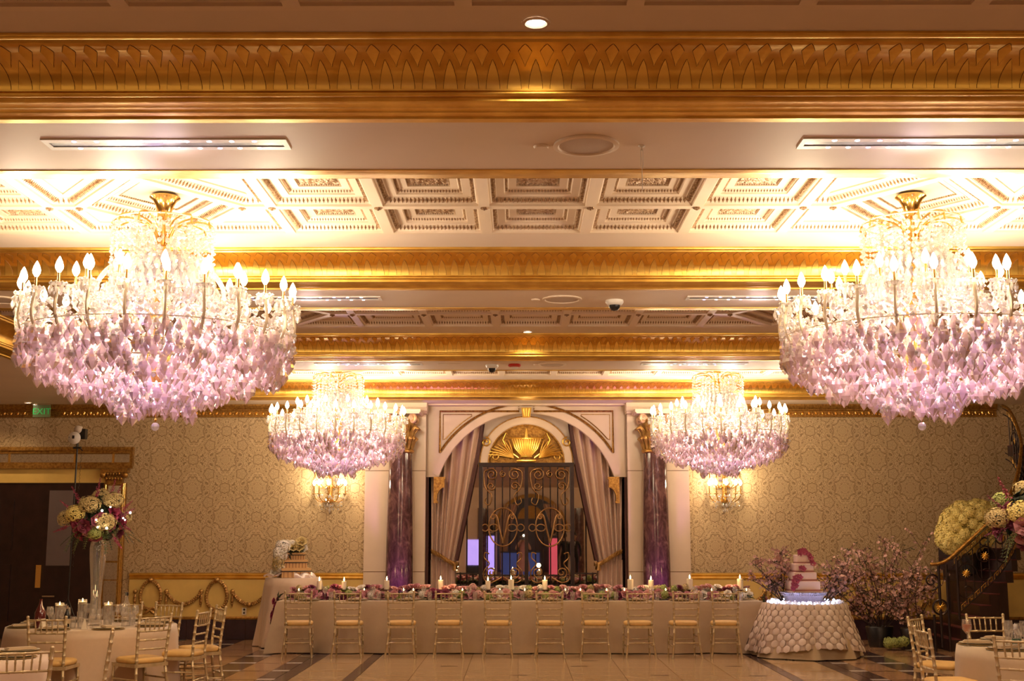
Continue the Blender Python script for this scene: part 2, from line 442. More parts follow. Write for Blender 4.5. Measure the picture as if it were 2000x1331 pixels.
# ---- ceiling: soffit grid around four bays
OX0, OX1 = -6.5, 6.85          # opening at soffit level
HB = 1.91                      # half depth of the opening there
PR = .55                       # cornice projection
c = MB()
TOP = 4.62
edges = [-16.0]
for y in BY: edges += [y-HB, y+HB]
edges.append(W+1)
for i in range(0, len(edges), 2): c.box(XL, XR, edges[i], edges[i+1], HS, TOP)
for y in BY:
    c.box(XL, OX0, y-HB, y+HB, HS, TOP); c.box(OX1, XR, y-HB, y+HB, HS, TOP)
c.box(XL, XR, -16, W+1, TOP, TOP+.1)
ceiling = struct('ceiling', c, M['soffit'])
CR = .86                       # coffer row depth
# column boundaries of the coffers
cells = [(CX+.82*j-.41, CX+.82*j+.41) for j in range(-2, 3)]
DB = .86
LC, RC = cells[0][0]-DB, cells[-1][1]+DB        # diamond centres
for k in range(3): cells.append((LC-DB-.82*(k+1), LC-DB-.82*k)); cells.append((RC+DB+.82*k, RC+DB+.82*(k+1)))
EX0, EX1 = LC-DB-.82*3, RC+DB+.82*3
b = MB()
for bi, y in enumerate(BY):
    CR = 1.07 if bi == 0 else .86
    x0, x1 = OX0+.3, OX1-.3; a, d = y-HB+.3, y+HB-.3
    b.box(x0, x1, a, y-CR, HC, HC+.2); b.box(x0, x1, y+CR, d, HC, HC+.2)
    b.box(x0, EX0, y-CR, y+CR, HC, HC+.2); b.box(EX1, x1, y-CR, y+CR, HC, HC+.2)
CR = .86
fb = struct('flat_border', b, M['plaster'], None, ceiling)
# ---- one square coffer, stepped frame + two carved bands + carved panel
def coffer_meshes(hx, hy):
    """stepped plaster frame (hollow pyramid going up), centred on 0,0, z from 0 (rib face) up"""
    r = .042
    steps = [(0, 0), (r, 0), (r, .018), (r+.012, .018), (r+.055, .062), (r+.115, .062), (r+.115, .074), (r+.15, .10), (r+.205, .10), (r+.205, .115), (r+.225, .125), (hx-.02, .125)]
    m = MB()
    prev = None
    for i, (d, z) in enumerate(steps):
        dx = min(d, hx-.01); dy = min(d, hy-.01)
        q = [m.vert(p) for p in ((-hx+dx, -hy+dy, z), (hx-dx, -hy+dy, z), (hx-dx, hy-dy, z), (-hx+dx, hy-dy, z))]
        if prev:
            for k in range(4): m.face((prev[k], q[k], q[(k+1) % 4], prev[(k+1) % 4]))
        prev = q
    m.face(prev[::-1])
    fr = m
    # carved bands: rows of eggs
    e = MB()
    def row(d, z, rr, pitch):
        for (ax, ay, L) in ((0, -1, hx), (0, 1, hx), (1, 0, hy), (-1, 0, hy)):
            o = (hy if ax == 0 else hx)-d; Ln = L-d-.01; n = max(1, int(2*Ln/pitch))
            for i in range(n):
                t = -Ln+(i+.5)*2*Ln/n
                cx, cy = (t, ay*o) if ax == 0 else (ax*o, t)
                hw = pitch*.30
                if ax == 0: px, py, nx, ny = hw, 0, 0, -ay
                else: px, py, nx, ny = 0, hw, -ax, 0
                # elongated bead on the sloping face
                A = e.vert((cx-nx*rr, cy-ny*rr, z-rr*.9)); B = e.vert((cx+nx*rr, cy+ny*rr, z+rr*.9))
                C_ = e.vert((cx-px, cy-py, z)); D = e.vert((cx+px, cy+py, z)); E_ = e.vert((cx+nx*rr*.55, cy+ny*rr*.55, z-rr*.55))
                e.face((A, D, E_)); e.face((D, B, E_)); e.face((B, C_, E_)); e.face((C_, A, E_))
    row(r+.033, .040, .022, .030)
    row(r+.132, .087, .014, .022)
    row(r+.213, .112, .008, .018)
    # carved panel
    p = MB(); px, py = hx-r-.235, hy-r-.235
    rn = random.Random(3)
    N = 22
    H = [[0]*(N+1) for _ in range(N+1)]
    for i in range(N//2+1):
        for j in range(N//2+1):
            u, v = i/(N/2), j/(N/2)
            h = .5+.5*math.sin(7*u+3*math.sin(5*v))*math.cos(8*v-2*math.sin(6*u))
            h = h*.6+rn.random()*.5
            for a in (i, N-i):
                for bb in (j, N-j): H[a][bb] = h
    p.grid(lambda u, v: (-px+2*px*u, -py+2*py*v, .124-.022*H[round(u*N)][round(v*N)]), N, N)
    return fr, e, p
fr, eg, pn = coffer_meshes(.41, CR/2)
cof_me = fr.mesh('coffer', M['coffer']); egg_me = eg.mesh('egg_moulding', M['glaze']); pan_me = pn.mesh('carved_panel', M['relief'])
for bi, y in enumerate(BY):
    for (x0, x1) in cells:
        for rw in (-1, 1):
            k_ = 1.07/.86 if bi == 0 else 1
            o = link('coffer', cof_me, ceiling, ((x0+x1)/2, y+rw*CR/2*k_, HC), None, (1, k_, 1))
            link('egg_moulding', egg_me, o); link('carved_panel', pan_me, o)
# ---- diamond blocks around the chandeliers
def poly_coffer(poly, cx, cy, y, name='coffer'):
    """stepped recess for any convex polygon (x,y)"""
    n = len(poly)
    def inset(d):
        L = []
        for i in range(n):
            a = Vector(poly[i]); b_ = Vector(poly[(i+1) % n]); t = (b_-a).normalized(); nn = Vector((-t.y, t.x)); L.append((a+nn*d, t))
        out = []
        for i in range(n):
            p1, t1 = L[i-1]; p2, t2 = L[i]
            cr = t1.x*t2.y-t1.y*t2.x
            s_ = ((p2.x-p1.x)*t2.y-(p2.y-p1.y)*t2.x)/cr if abs(cr) > 1e-6 else 0
            out.append(p1+t1*s_)
        return out
    # largest inset that stays valid
    cen = sum((Vector(p) for p in poly), Vector((0, 0)))/n
    inr = min(abs((Vector(poly[(i+1) % n])-Vector(poly[i])).normalized().cross(cen-Vector(poly[i]))) for i in range(n))
    st = [(0, 0), (.042, 0), (.042, .018), (.054, .018), (.097, .062), (.157, .062), (.157, .074), (.19, .10), (.24, .10), (.24, .112), (.25, .112)]
    st = [s for s in st if s[0] < inr*.86]
    m = MB(); prev = None
    for d, z in st:
        q = [m.vert((p.x, p.y, z)) for p in inset(d)]
        if prev:
            for k in range(n): m.face((prev[k], q[k], q[(k+1) % n], prev[(k+1) % n]))
        prev = q
    m.face(prev[::-1])
    e = MB()
    for (d, z, rr, pitch) in ((.075, .040, .022, .030), (.174, .087, .014, .022), (.245, .106, .010, .02)):
        if d > inr*.86: continue
        q = inset(d)
        for k in range(n):
            a, b_ = q[k], q[(k+1) % n]; t = (b_-a); L = t.length; t.normalize(); nn = Vector((-t.y, t.x)); cnt = max(1, int(L/pitch))
            for i in range(cnt):
                c0 = a+t*L*(i+.5)/cnt
                A = e.vert((c0.x-nn.x*rr, c0.y-nn.y*rr, z-rr*.9)); B = e.vert((c0.x+nn.x*rr, c0.y+nn.y*rr, z+rr*.9))
                C_ = e.vert((c0.x-t.x*pitch*.3, c0.y-t.y*pitch*.3, z)); D = e.vert((c0.x+t.x*pitch*.3, c0.y+t.y*pitch*.3, z))
                E_ = e.vert((c0.x+nn.x*rr*.5, c0.y+nn.y*rr*.5, z-rr*.55))
                e.face((A, D, E_)); e.face((D, B, E_)); e.face((B, C_, E_)); e.face((C_, A, E_))
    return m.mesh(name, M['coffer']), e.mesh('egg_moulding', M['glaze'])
dw = .63
dia = [(-dw, 0), (0, -CR), (dw, 0), (0, CR)]
d_me = poly_coffer(dia, 0, 0, 0)
quads = []
for sx in (-1, 1):
    for sy in (-1, 1):
        q = [(sx*dw, 0), (sx*DB, 0), (sx*DB, sy*CR), (0, sy*CR)]
        ar = sum(q[i][0]*q[(i+1) % 4][1]-q[(i+1) % 4][0]*q[i][1] for i in range(4))
        if ar < 0: q = q[::-1]
        quads.append(poly_coffer(q, 0, 0, 0))
knob = MB()
for i in range(8):
    a = 2*PI*i/8; knob.ball((.018*math.cos(a), .018*math.sin(a), 0), .014, 5, 3, .8)
knob.ball((0, 0, -.006), .014, 6, 4)
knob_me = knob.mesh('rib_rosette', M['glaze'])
for bi, y in enumerate(BY):
    for xc in (LC, RC):
        k_ = 1.07/.86 if bi == 0 else 1
        for me in [d_me]+quads:
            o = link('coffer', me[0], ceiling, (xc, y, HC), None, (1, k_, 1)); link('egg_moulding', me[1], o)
        for dx in (-dw, dw): link('rib_rosette', knob_me, ceiling, (xc+dx, y, HC-.004))
    for x0 in sorted(set(round(v, 3) for cc in cells for v in cc)):
        if abs(x0) < 5.6 and (bi or abs(x0) < 3): link('rib_rosette', knob_me, ceiling, (x0, y, HC-.004))
# ---- cornices
def cove(t):
    a = PI/2*(1-t); return (.02+.26*math.sin(a), 4.05+.16*math.cos(a))
prof = [(-.03, HC+.02), (-.03, HC-.008)]
for i in range(7):
    a = PI*i/6; prof.append((-.012-.018*math.cos(a), HC-.012-.018*math.sin(a)))
prof += [(.02, 4.21)]
prof += [cove(1-i/10) for i in range(11)]
for i in range(7):
    a = -PI/2+PI*i/6; prof.append((.285-.016*math.cos(a), 4.034-.016*math.sin(a)*1.0))
prof += [(.30, 4.02), (.30, 4.000), (.31, 3.995), (.37, 3.995), (.38, 3.99), (.42, 3.99), (.43, 3.982), (.50, 3.982), (.505, 3.972), (.565, 3.972), (.565, 3.985)]
fas = MB()
def frame_loft(m, prof, y):
    X0, X1, Y0, Y1 = OX0+PR, OX1-PR, y-HB+PR, y+HB-PR
    prev = None
    for d, z in prof:
        q = [m.vert(p) for p in ((X0-d, Y0-d, z), (X1+d, Y0-d, z), (X1+d, Y1+d, z), (X0-d, Y1+d, z))]
        if prev:
            for k in range(4): m.face((prev[k], prev[(k+1) % 4], q[(k+1) % 4], q[k]))
        prev = q
    return m
# leaf plates for the coves: lancet and diamond
def plate(outl, t0, t1, n, raise_=.0030, rim=.0034):
    m = MB()
    def P3(x, t, h):
        d, z = cove(t); a = PI/2*(1-t)
        nx, nz = -math.sin(a)*.8, -math.cos(a)*.8   # inward/down normal of the ellipse, roughly
        L = math.hypot(.16*math.sin(a), .26*math.cos(a)) or 1
        nx, nz = -.16*math.sin(a)/L, -.26*math.cos(a)/L
        return (x, d+nx*h, z+nz*h)
    prev = None
    for i in range(n+1):
        t = t0+(t1-t0)*i/n; wv = outl(i/n)
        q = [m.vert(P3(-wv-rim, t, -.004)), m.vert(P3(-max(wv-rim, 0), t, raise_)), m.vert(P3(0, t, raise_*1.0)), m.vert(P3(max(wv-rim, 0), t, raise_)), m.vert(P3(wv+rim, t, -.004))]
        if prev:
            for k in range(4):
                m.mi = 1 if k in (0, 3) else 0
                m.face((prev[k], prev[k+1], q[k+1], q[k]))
        prev = q
    return m
lan = plate(lambda s: .039*(1-s**1.7)**.75 if s < 1 else 0, .03, .60, 9)
dmd = plate(lambda s: max(.001, .036*(s/.6)) if s < .6 else .036*(1-(s-.6)/.4)**.8+.003, .46, .95, 8)
lan_me = lan.mesh('acanthus_leaf', [M['gold'], M['patina']], .4); dmd_me = dmd.mesh('pointed_leaf', [M['gold'], M['patina']], .4)
LP_ = .1115
for bi, y in enumerate(BY):
    m = frame_loft(MB(), prof, y)
    t = m.build('trim_%d' % (bi+1), M['gold'], None, .9, kind='structure')
    ye = y+HB-PR
    half = (2.9, 4.9, 6.2, 6.2)[bi]
    n = int(2*half/LP_)
    if bi < 3:
        for i in range(n):
            x = CX-half+LP_*(i+.5)
            link('acanthus_leaf', lan_me, t, (x, ye, 0))
            link('pointed_leaf', dmd_me, t, (x+LP_/2, ye, 0))
    else:
        j = MB()
        for i in range(n):
            x = CX-half+LP_*(i+.5); j.add(lan, Matrix.Translation((x, ye, 0))); j.add(dmd, Matrix.Translation((x+LP_/2, ye, 0)))
        j.build('leaf_relief', [M['gold'], M['patina']], t, .4, kind='stuff')
    if bi == 2:      # leaves of the left return, seen past the near chandelier
        pass
# ---- walls
wl = MB(); wl.box(-16, W, -.2, 0, 0, HS); wall_left = struct('wall_left', wl, M['damask']); wall_left.rotation_euler = (0, 0, PI/2); wall_left.location = (XL, 0, 0)
wl = MB(); wl.box(-16, W, 0, .2, 0, HS); wall_right = struct('wall_right', wl, M['damask']); wall_right.rotation_euler = (0, 0, PI/2); wall_right.location = (XR, 0, 0)
AXC = .145                     # arch axis
wl = MB(); wl.box(XL, AXC-1.73, W, W+.2, 0, HS); wl.box(AXC+1.73, XR, W, W+.2, 0, HS)
wall_back = struct('wall_back', wl, M['damask'])
# wainscot, chair rail, frieze, base of dark tiles
segs = [(-6.60, -2.60), (2.90, XR-.2)]
for nm, z0, z1, yy, mm in (('trim_5', .34, 1.01, .03, 'wains'),):
    m = MB()
    for a, bb in segs: m.box(a, bb, W-yy, W, z0, z1)
    struct(nm, m, M[mm])
def moulding(name, x0, x1, profile, m):
    mb = MB(); prev = None
    for d, z in profile:
        q = [mb.vert((x0, W-d, z)), mb.vert((x1, W-d, z))]
        if prev: mb.face((prev[0], prev[1], q[1], q[0]))
        prev = q
    n = len(profile)
    mb.face([2*i for i in range(n)]); mb.face([2*i+1 for i in range(n)][::-1])
    return struct(name, mb, M[m])
rail_p = [(0, .99), (.035, 1.0), (.05, 1.02), (.035, 1.035), (.03, 1.05), (.06, 1.075), (.06, 1.095), (.04, 1.105), (0, 1.11)]
moulding('trim_6', -6.60, -2.60, rail_p, 'gold'); moulding('trim_7', 2.90, XR-.2, rail_p, 'gold')
low_p = [(0, .33), (.04, .335), (.045, .36), (.035, .38), (0, .39)]
moulding('trim_8', -6.60, -2.60, low_p, 'goldpaint'); moulding('trim_9', 2.90, XR-.2, low_p, 'goldpaint')
fr_p = [(0, 3.755), (.035, 3.76), (.035, 3.785), (.02, 3.79), (.02, 3.865), (.05, 3.875), (.05, 3.89), (.07, 3.90), (.09, 3.93), (.10, 3.955), (.10, 3.9779), (0, 3.9779)]
b = MB()   # anthemion of the frieze
for k in (-2, -1, 0, 1, 2):
    a = k*.42; p0 = Vector((0, 0, -.028)); p1 = Vector((math.sin(a)*.032, 0, -.028+math.cos(a)*.058))
    b.tube([p0, (p0+p1)/2, p1], [.004, .0085, .003], 4)
b.ball((.058, 0, -.005), .012, 6, 4); b.tube([(.058, 0, -.03), (.058, 0, -.01)], .006, 4)
an_me = b.mesh('palmette', M['goldbright'])
for nm, x0, x1 in (('trim_10', XL+.2, -2.60), ('trim_11', 2.90, 8.26)):
    t = moulding(nm, x0, x1, fr_p, 'goldpaint')
    j = MB()
    n = int((x1-x0)/.115)
    for i in range(n):
        x = x0+.06+.115*i
        if -8.45 < x < -7.9: continue
        link('palmette', an_me, t, (x, W-.026, 3.827))
m = MB(); base_l = None
for nm, a, bb in (('baseboard_left', -6.60, -2.60), ('baseboard_right', 2.90, XR-.2)):
    m = MB(); m.box(a, bb, W-.015, W, 0, .335); bo = struct(nm, m, M['patina'])
    n = int((bb-a)/.325); bb2 = MB(); L = (bb-a)/n; bb2.box(-L/2+.003, L/2-.003, -.02, 0, .004, .330); me = bb2.mesh('base_tile', M['basetile'])
    for i in range(n): link('base_tile', me, bo, (a+L*(i+.5), W-.015, 0))
# ---- oval wreaths and swags on the wainscot
def leafy(path, r, n=7):
    b = MB(); pts = path; N = len(pts)
    b.tube(pts, [r]*N, 6, closed=False)
    for i, p in enumerate(pts):
        if i % 1 == 0:
            for s in (-1, 1):
                b.ball((p[0]+R.uniform(-.3, .3)*r, p[1]-r*.6, p[2]+s*r*.55), r*.62, 5, 3)
    return b
wr = leafy([(.175*math.sin(a)*(1-.10*math.cos(a)), 0, .24*math.cos(a)) for a in [2*PI*i/34 for i in range(35)]], .031)
wr.ball((0, -.02, .25), .05, 8, 5, .9); wr.ball((0, -.05, .25), .025, 6, 4)
for s in (-1, 1):
    wr.tube([(0, -.02, -.24), (s*.05, -.03, -.28), (s*.11, -.02, -.32)], [.02, .03, .01], 5)
    wr.tube([(0, -.02, -.24), (s*.07, -.03, -.21), (s*.12, -.02, -.25)], [.02, .025, .01], 5)
wr_me = wr.mesh('wreath_moulding', M['bronzegold'], 1.0)
sw = leafy([(-.30+.6*t, 0, -.20*(1-(2*t-1)**2)) for t in [i/22 for i in range(23)]], .032)
sw.ball((0, -.03, -.21), .045, 8, 5, .9)
sw_me = sw.mesh('swag_moulding', M['bronzegold'], 1.0)
dr = MB(); dr.ball((0, -.01, 0), .042, 8, 5); dr.ball((0, -.04, 0), .02, 6, 4)
dr.tube([(0, 0, -.04), (0, -.01, -.12), (0, -.01, -.17), (0, 0, -.26)], [.016, .03, .026, .006], 6)
for zz in (-.10, -.16, -.21): dr.ball((0, -.03, zz), .02, 5, 3)
dr_me = dr.mesh('pendant_moulding', M['bronzegold'], 1.0)
wain = bpy.data.objects['trim_5']
for x in (-6.22, -5.10, -3.98, 4.43, 5.55, 6.67, 7.79):
    link('wreath_moulding', wr_me, wain, (x, W-.05, .74))
    for s in (-1, 1): link('pendant_moulding', dr_me, wain, (x+s*.265, W-.04, .80))
    if x not in (-3.98, 7.79): link('swag_moulding', sw_me, wain, (x+.56, W-.05, .79))
link('swag_moulding', sw_me, wain, (-3.42, W-.05, .79)); link('swag_moulding', sw_me, wain, (3.87, W-.05, .79))
# ---- centre: pilasters, arch wall, niche
PF = 21.50                      # pilaster face
pil = []
for nm, a, bb in (('trim_12', -2.61, -1.585), ('trim_13', 1.875, 2.91)):
    m = MB(); cuts = [0, 1.13, 2.83, 3.80]
    for z0, z1 in zip(cuts, cuts[1:]): 
        pass
    m.box(a, bb, PF+.012, W+.2, 0, HS)
    t = struct(nm, m, M['patina'])
    for z0, z1 in zip(cuts, cuts[1:]):
        q = MB(); q.box(a-.004, bb+.004, PF, PF+.15, z0+.005, z1-.005); q.build('stone_panel', M['stone'], t)
    q = MB(); q.box(a-.02, bb+.02, PF-.10, PF+.15, 3.80, 3.84); q.box(a-.03, bb+.03, PF-.16, PF+.15, 3.84, 3.9); q.box(a-.03, bb+.03, PF-.2, PF+.15, 3.90, HS-.001)
    q.build('entablature', M['stone'], t)
AW = 21.75                      # arch wall face
RA = 1.585; ZS = 2.735; ZC = 3.845-RA
def arc(r, a0, a1, n, cx=AXC, cz=ZC): return [(cx+r*math.sin(a0+(a1-a0)*i/n), cz+r*math.cos(a0+(a1-a0)*i/n)) for i in range(n+1)]
aS = math.acos((ZS-ZC)/RA)      # angle of the springing
hw = RA*math.sin(aS)
wa = MB()
A_ = arc(RA, -aS, aS, 40)
top = [(max(AXC-1.73, min(AXC+1.73, p[0]*1.0)), 3.97) for p in A_]
top[0] = (AXC-1.73, 3.97); top[-1] = (AXC+1.73, 3.97)
wa.strip(top, A_, AW, AW+.12)
for s in (-1, 1):
    x0, x1 = sorted((AXC+s*hw, AXC+s*1.73)); wa.box(x0, x1, AW, AW+.12, ZS-.001, ZS)
    # sides from springing up to the top corner are closed by a wedge
    wa.prism([(AXC+s*1.73, 3.97), (AXC+s*1.73, ZS), (AXC+s*hw, ZS)], AW, AW+.12)
wa.box(AXC-1.75, AXC+1.75, AW-.26, AW+.12, 3.955, HS)
wall_arch = struct('wall_alcove', wa, M['stone'])
for s in (-1, 1):
    x0, x1 = sorted((AXC+s*1.69, AXC+s*1.73))
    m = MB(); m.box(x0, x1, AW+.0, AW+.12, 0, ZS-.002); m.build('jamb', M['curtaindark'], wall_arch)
# raised arch band and gilded spandrel mouldings
m = MB(); m.strip(arc(RA+.005, -aS, aS, 40), arc(RA+.125, -aS*.985, aS*.985, 40), AW-.02, AW); m.build('archivolt', M['stone'], wall_arch)
def spandrel(s):
    rr = RA+.16; a1 = math.asin(min(.999, 1.50/rr)); a0 = math.asin(.13/rr)
    pts = [(s*rr*math.sin(a0+(a1-a0)*i/20), ZC+rr*math.cos(a0+(a1-a0)*i/20)) for i in range(21)]
    pts += [(s*1.50, 3.87), (s*.13, 3.87)] if pts[0][1] < 3.86 else [(s*1.50, 3.87), (pts[0][0], 3.87)]
    m = MB(); path = [(AXC+p[0], AW-.012, p[1]) for p in pts]
    m.tube(path, .021, 6, closed=True)
    n = 0
    for i in range(len(path)):
        a, bq = Vector(path[i]), Vector(path[(i+1) % len(path)]); L = (bq-a).length; k = max(1, int(L/.035))
        for j in range(k): m.ball(a+(bq-a)*j/k+Vector((0, -.016, 0)), .012, 4, 2)
    m.build('spandrel_moulding', M['goldpaint'], wall_arch)
    m = MB(); ins = .055
    path2 = []
    cxx = sum(p[0] for p in pts)/len(pts); 
    for p in pts[:21]: 
        r2 = rr+ins; a = math.atan2(abs(p[0]), p[1]-ZC); q = (s*r2*math.sin(a), ZC+r2*math.cos(a))
        if abs(q[0]) < 1.445 and q[1] < 3.82: path2.append((AXC+q[0], AW-.006, q[1]))
    path2 += [(AXC+s*1.445, AW-.006, path2[-1][2]-.02), (AXC+s*1.445, AW-.006, 3.815), (path2[0][0], AW-.006, 3.815)]
    m.tube(path2, .008, 5, closed=True); m.build('inner_moulding', M['goldpaint'], wall_arch)
spandrel(-1); spandrel(1)
m = MB(); m.prism([(AXC-.09, 3.93), (AXC+.09, 3.93), (AXC+.065, 3.76), (AXC-.065, 3.76)], AW-.09, AW)
for k in (-1, 0, 1): m.tube([(AXC+k*.045, AW-.095, 3.91), (AXC+k*.03, AW-.1, 3.78)], [.016, .010], 6)
m.build('keystone', M['gold'], wall_arch)
for s in (-1, 1):   # corbels under the springing
    m = MB(); x = AXC+s*1.60
    pts = [(0, 0), (.20, 0), (.20, -.035), (.185, -.05), (.185, -.13)]
    pts += [(.185-.125*math.sin(a), -.16-.0-.16*(1-math.cos(a))*1.2-.02) for a in [PI/2*i/6 for i in range(7)]]
    pts += [(.06, -.40), (.075, -.42), (.075, -.45), (0, -.45)]
    m.prism([(x-s*(p[0]) if True else 0, ZS+p[1]) for p in pts] if s > 0 else [(x+p[0], ZS+p[1]) for p in pts], AW-.04, AW+.10)
    m.build('corbel', M['goldpaint'], wall_arch)
# niche behind: inner wall with small arch, lunette, mirror below
NW = 22.20; ZI = 3.0; RI = .665
m = MB()
A2 = arc(RI, -PI/2, PI/2, 30, AXC, ZI); T2 = [(AXC+(p[0]-AXC)*3.0, HS) for p in A2]
T2[0] = (AXC-1.9, HS); T2[-1] = (AXC+1.9, HS)
m.strip(T2, A2, NW-.06, NW); m.prism([(AXC-1.9, HS), (AXC-1.9, ZI-.02), (AXC-RI, ZI-.02), (AXC-RI, ZI)], NW-.06, NW); m.prism([(AXC+1.9, HS), (AXC+1.9, ZI-.02), (AXC+RI, ZI-.02), (AXC+RI, ZI)], NW-.06, NW)
m.box(AXC-1.9, AXC-1.8, AW+.12, NW+.05, 0, HS); m.box(AXC+1.8, AXC+1.9, AW+.12, NW+.05, 0, HS)
wall_niche = struct('wall_niche', m, M['plaster'])
m = MB(); m.strip(arc(RI+.14, -PI/2, PI/2, 30, AXC, ZI), arc(RI, -PI/2, PI/2, 30, AXC, ZI), NW-.10, NW-.055)
m.box(AXC-RI-.2, AXC-RI-.001, NW-.096, NW-.062, ZI-.02, ZI+.18); m.box(AXC+RI+.001, AXC+RI+.2, NW-.096, NW-.062, ZI-.02, ZI+.18)
m.build('small_archivolt', M['stone'], wall_niche)
m = MB(); m.tube([(p[0], NW-.10, p[1]) for p in arc(RI+.15, -PI/2, PI/2, 30, AXC, ZI)], .012, 5); m.tube([(p[0], NW-.10, p[1]) for p in arc(RI+.0, -PI/2, PI/2, 30, AXC, ZI)], .014, 5)
m.build('arch_bead', M['goldpaint'], wall_niche)
m = MB(); m.strip(arc(RI, -PI/2, PI/2, 30, AXC, ZI), [(p[0], ZI) for p in arc(RI, -PI/2, PI/2, 30, AXC, ZI)], NW-.02, NW-.01); m.build('lunette', M['goldpaint'], wall_niche)
m = MB(); m.box(AXC-1.9, AXC+1.9, NW, NW+.02, 0, ZI); mirror = struct('wall_mirror', m, M['mirror'])
# lunette ornament: urn with scrolls
m = MB(); y = NW-.12
for k in range(-6, 7):
    x0 = k*.042; m.tube([(AXC+x0, y-.01, ZI+.42), (AXC+x0*.8, y-.03, ZI+.25), (AXC+x0*.35, y-.02, ZI+.12)], [.014, .016, .008], 5)
m.tube([(AXC-.30, y, ZI+.43), (AXC+.30, y, ZI+.43)], .018, 6); m.tube([(AXC-.10, y, ZI+.11), (AXC+.10, y, ZI+.11)], .022, 6); m.tube([(AXC-.17, y, ZI+.03), (AXC+.17, y, ZI+.03)], .02, 6)
m.tube([(AXC, y, ZI+.43), (AXC, y, ZI+.60)], [.03, .012], 6)
for s in (-1, 1):
    m.tube([(AXC+s*q[0], y, ZI+q[1]) for q in [(.26, .42), (.36, .52), (.42, .40), (.33, .22), (.14, .08)]], .015, 6)
    m.tube([(AXC+s*(p[0]), y, p[2]) for p in spiral(.72, ZI+.36, .09, .02, PI/2, 1.3)], .015, 6)
    m.tube([(AXC+s*(p[0]), y, p[2]) for p in spiral(.55, ZI+.10, .08, .02, 0, 1.4)], .013, 6)
    for k in range(8):
        a = .25+k*.16; m.tube([(AXC+s*.22, y, ZI+.08), (AXC+s*(.22+.25*math.cos(a)), y-.02, ZI+.08+.20*math.sin(a)), (AXC+s*(.22+.46*math.cos(a)), y, ZI+.08+.34*math.sin(a)-.02)], [.008, .017, .006], 5)
m.build('urn_ornament', M['gold'], wall_niche, 1.0)
# back of the room behind the camera (seen in the mirror)
m = MB(); m.box(XL, XR, -16.2, -16, 0, HS); wr_ = struct('wall_rear', m, M['stone'])
m = MB()
m.strip(arc(1.78, -PI/2, PI/2, 24, .6, 1.9), arc(1.6, -PI/2, PI/2, 24, .6, 1.9), -15.99, -15.9); m.build('arch_moulding', M['goldpaint'], wr_)
m = MB(); m.strip(arc(1.6, -PI/2, PI/2, 24, .6, 1.9), [(p[0], 0) for p in arc(1.6, -PI/2, PI/2, 24, .6, 1.9)], -16, -15.97); m.build('alcove', M['wood'], wr_)
m = MB(); m.strip(arc(.62, -PI/2, PI/2, 20, .6, 2.5), [(p[0], 2.5) for p in arc(.62, -PI/2, PI/2, 20, .6, 2.5)], -15.97, -15.9); m.build('lunette', M['goldpaint'], wr_)
for s in (-1, 1):
    m = MB(); m.grid(lambda u, v: (.6+s*(1.55-(.15+.85*u)*(1-.55*math.sin(v*PI/1.3))), -15.9+.05*math.sin(u*40), 3.2-3.1*v), 30, 6); m.build('curtain_panel', M['curtain'], wr_)
m = MB()
for s in (-1, 1): m.lathe([(.24, 0), (.22, 3.0)], 14, (.6+s*2.3, -15.7, 0))
m.build('round_pilaster', M['column'], wr_, 1)
# ================================================================== columns, capitals
cap = MB()
for k in range(16):
    a = 2*PI*k/16; r0 = .19
    cap.tube([(r0*math.cos(a), r0*math.sin(a), 0), ((r0+.02)*math.cos(a), (r0+.02)*math.sin(a), .12), ((r0+.07)*math.cos(a), (r0+.07)*math.sin(a), .19), ((r0+.10)*math.cos(a), (r0+.10)*math.sin(a), .165)], [.022, .04, .04, .012], 6)
for k in range(8):
    a = 2*PI*(k+.5)/8; r0 = .19
    cap.tube([(r0*math.cos(a), r0*math.sin(a), .1), ((r0+.02)*math.cos(a), (r0+.02)*math.sin(a), .28), ((r0+.09)*math.cos(a), (r0+.09)*math.sin(a), .37), ((r0+.15)*math.cos(a), (r0+.15)*math.sin(a), .34)], [.025, .05, .05, .015], 6)
body = MB(); body.lathe([(.18, 0), (.185, .3), (.24, .5)], 20)
vol = MB()
for k in range(4):
    a = PI/4+k*PI/2
    c0 = Vector((.30*math.cos(a), .30*math.sin(a), .50)); t = Vector((math.cos(a), math.sin(a), 0))
    pts = [c0+t*((.085-.07*i/24)*math.cos(PI+2*PI*1.6*i/24))+Vector((0, 0, (.085-.07*i/24)*math.sin(PI/2+0+2*PI*1.6*i/24-PI/2))) for i in range(25)]
    vol.tube(pts, [.032-.014*i/24 for i in range(25)], 6); vol.ball(c0, .03, 8, 5)
    vol.tube([(.14*math.cos(a), .14*math.sin(a), .42), (.22*math.cos(a), .22*math.sin(a), .53), (.28*math.cos(a), .28*math.sin(a), .585)], [.02, .03, .02], 6)
aba = MB(); aba.box(-.33, .33, -.33, .33, .58, .60); aba.box(-.35, .35, -.35, .35, .60, .65)
ros = MB(); ros.ball((0, -.35, .61), .05, 10, 6); ros.ball((0, -.39, .61), .024, 8, 5)
for k in range(8): ros.ball((.045*math.cos(k*PI/4), -.37, .61+.045*math.sin(k*PI/4)), .02, 5, 3)
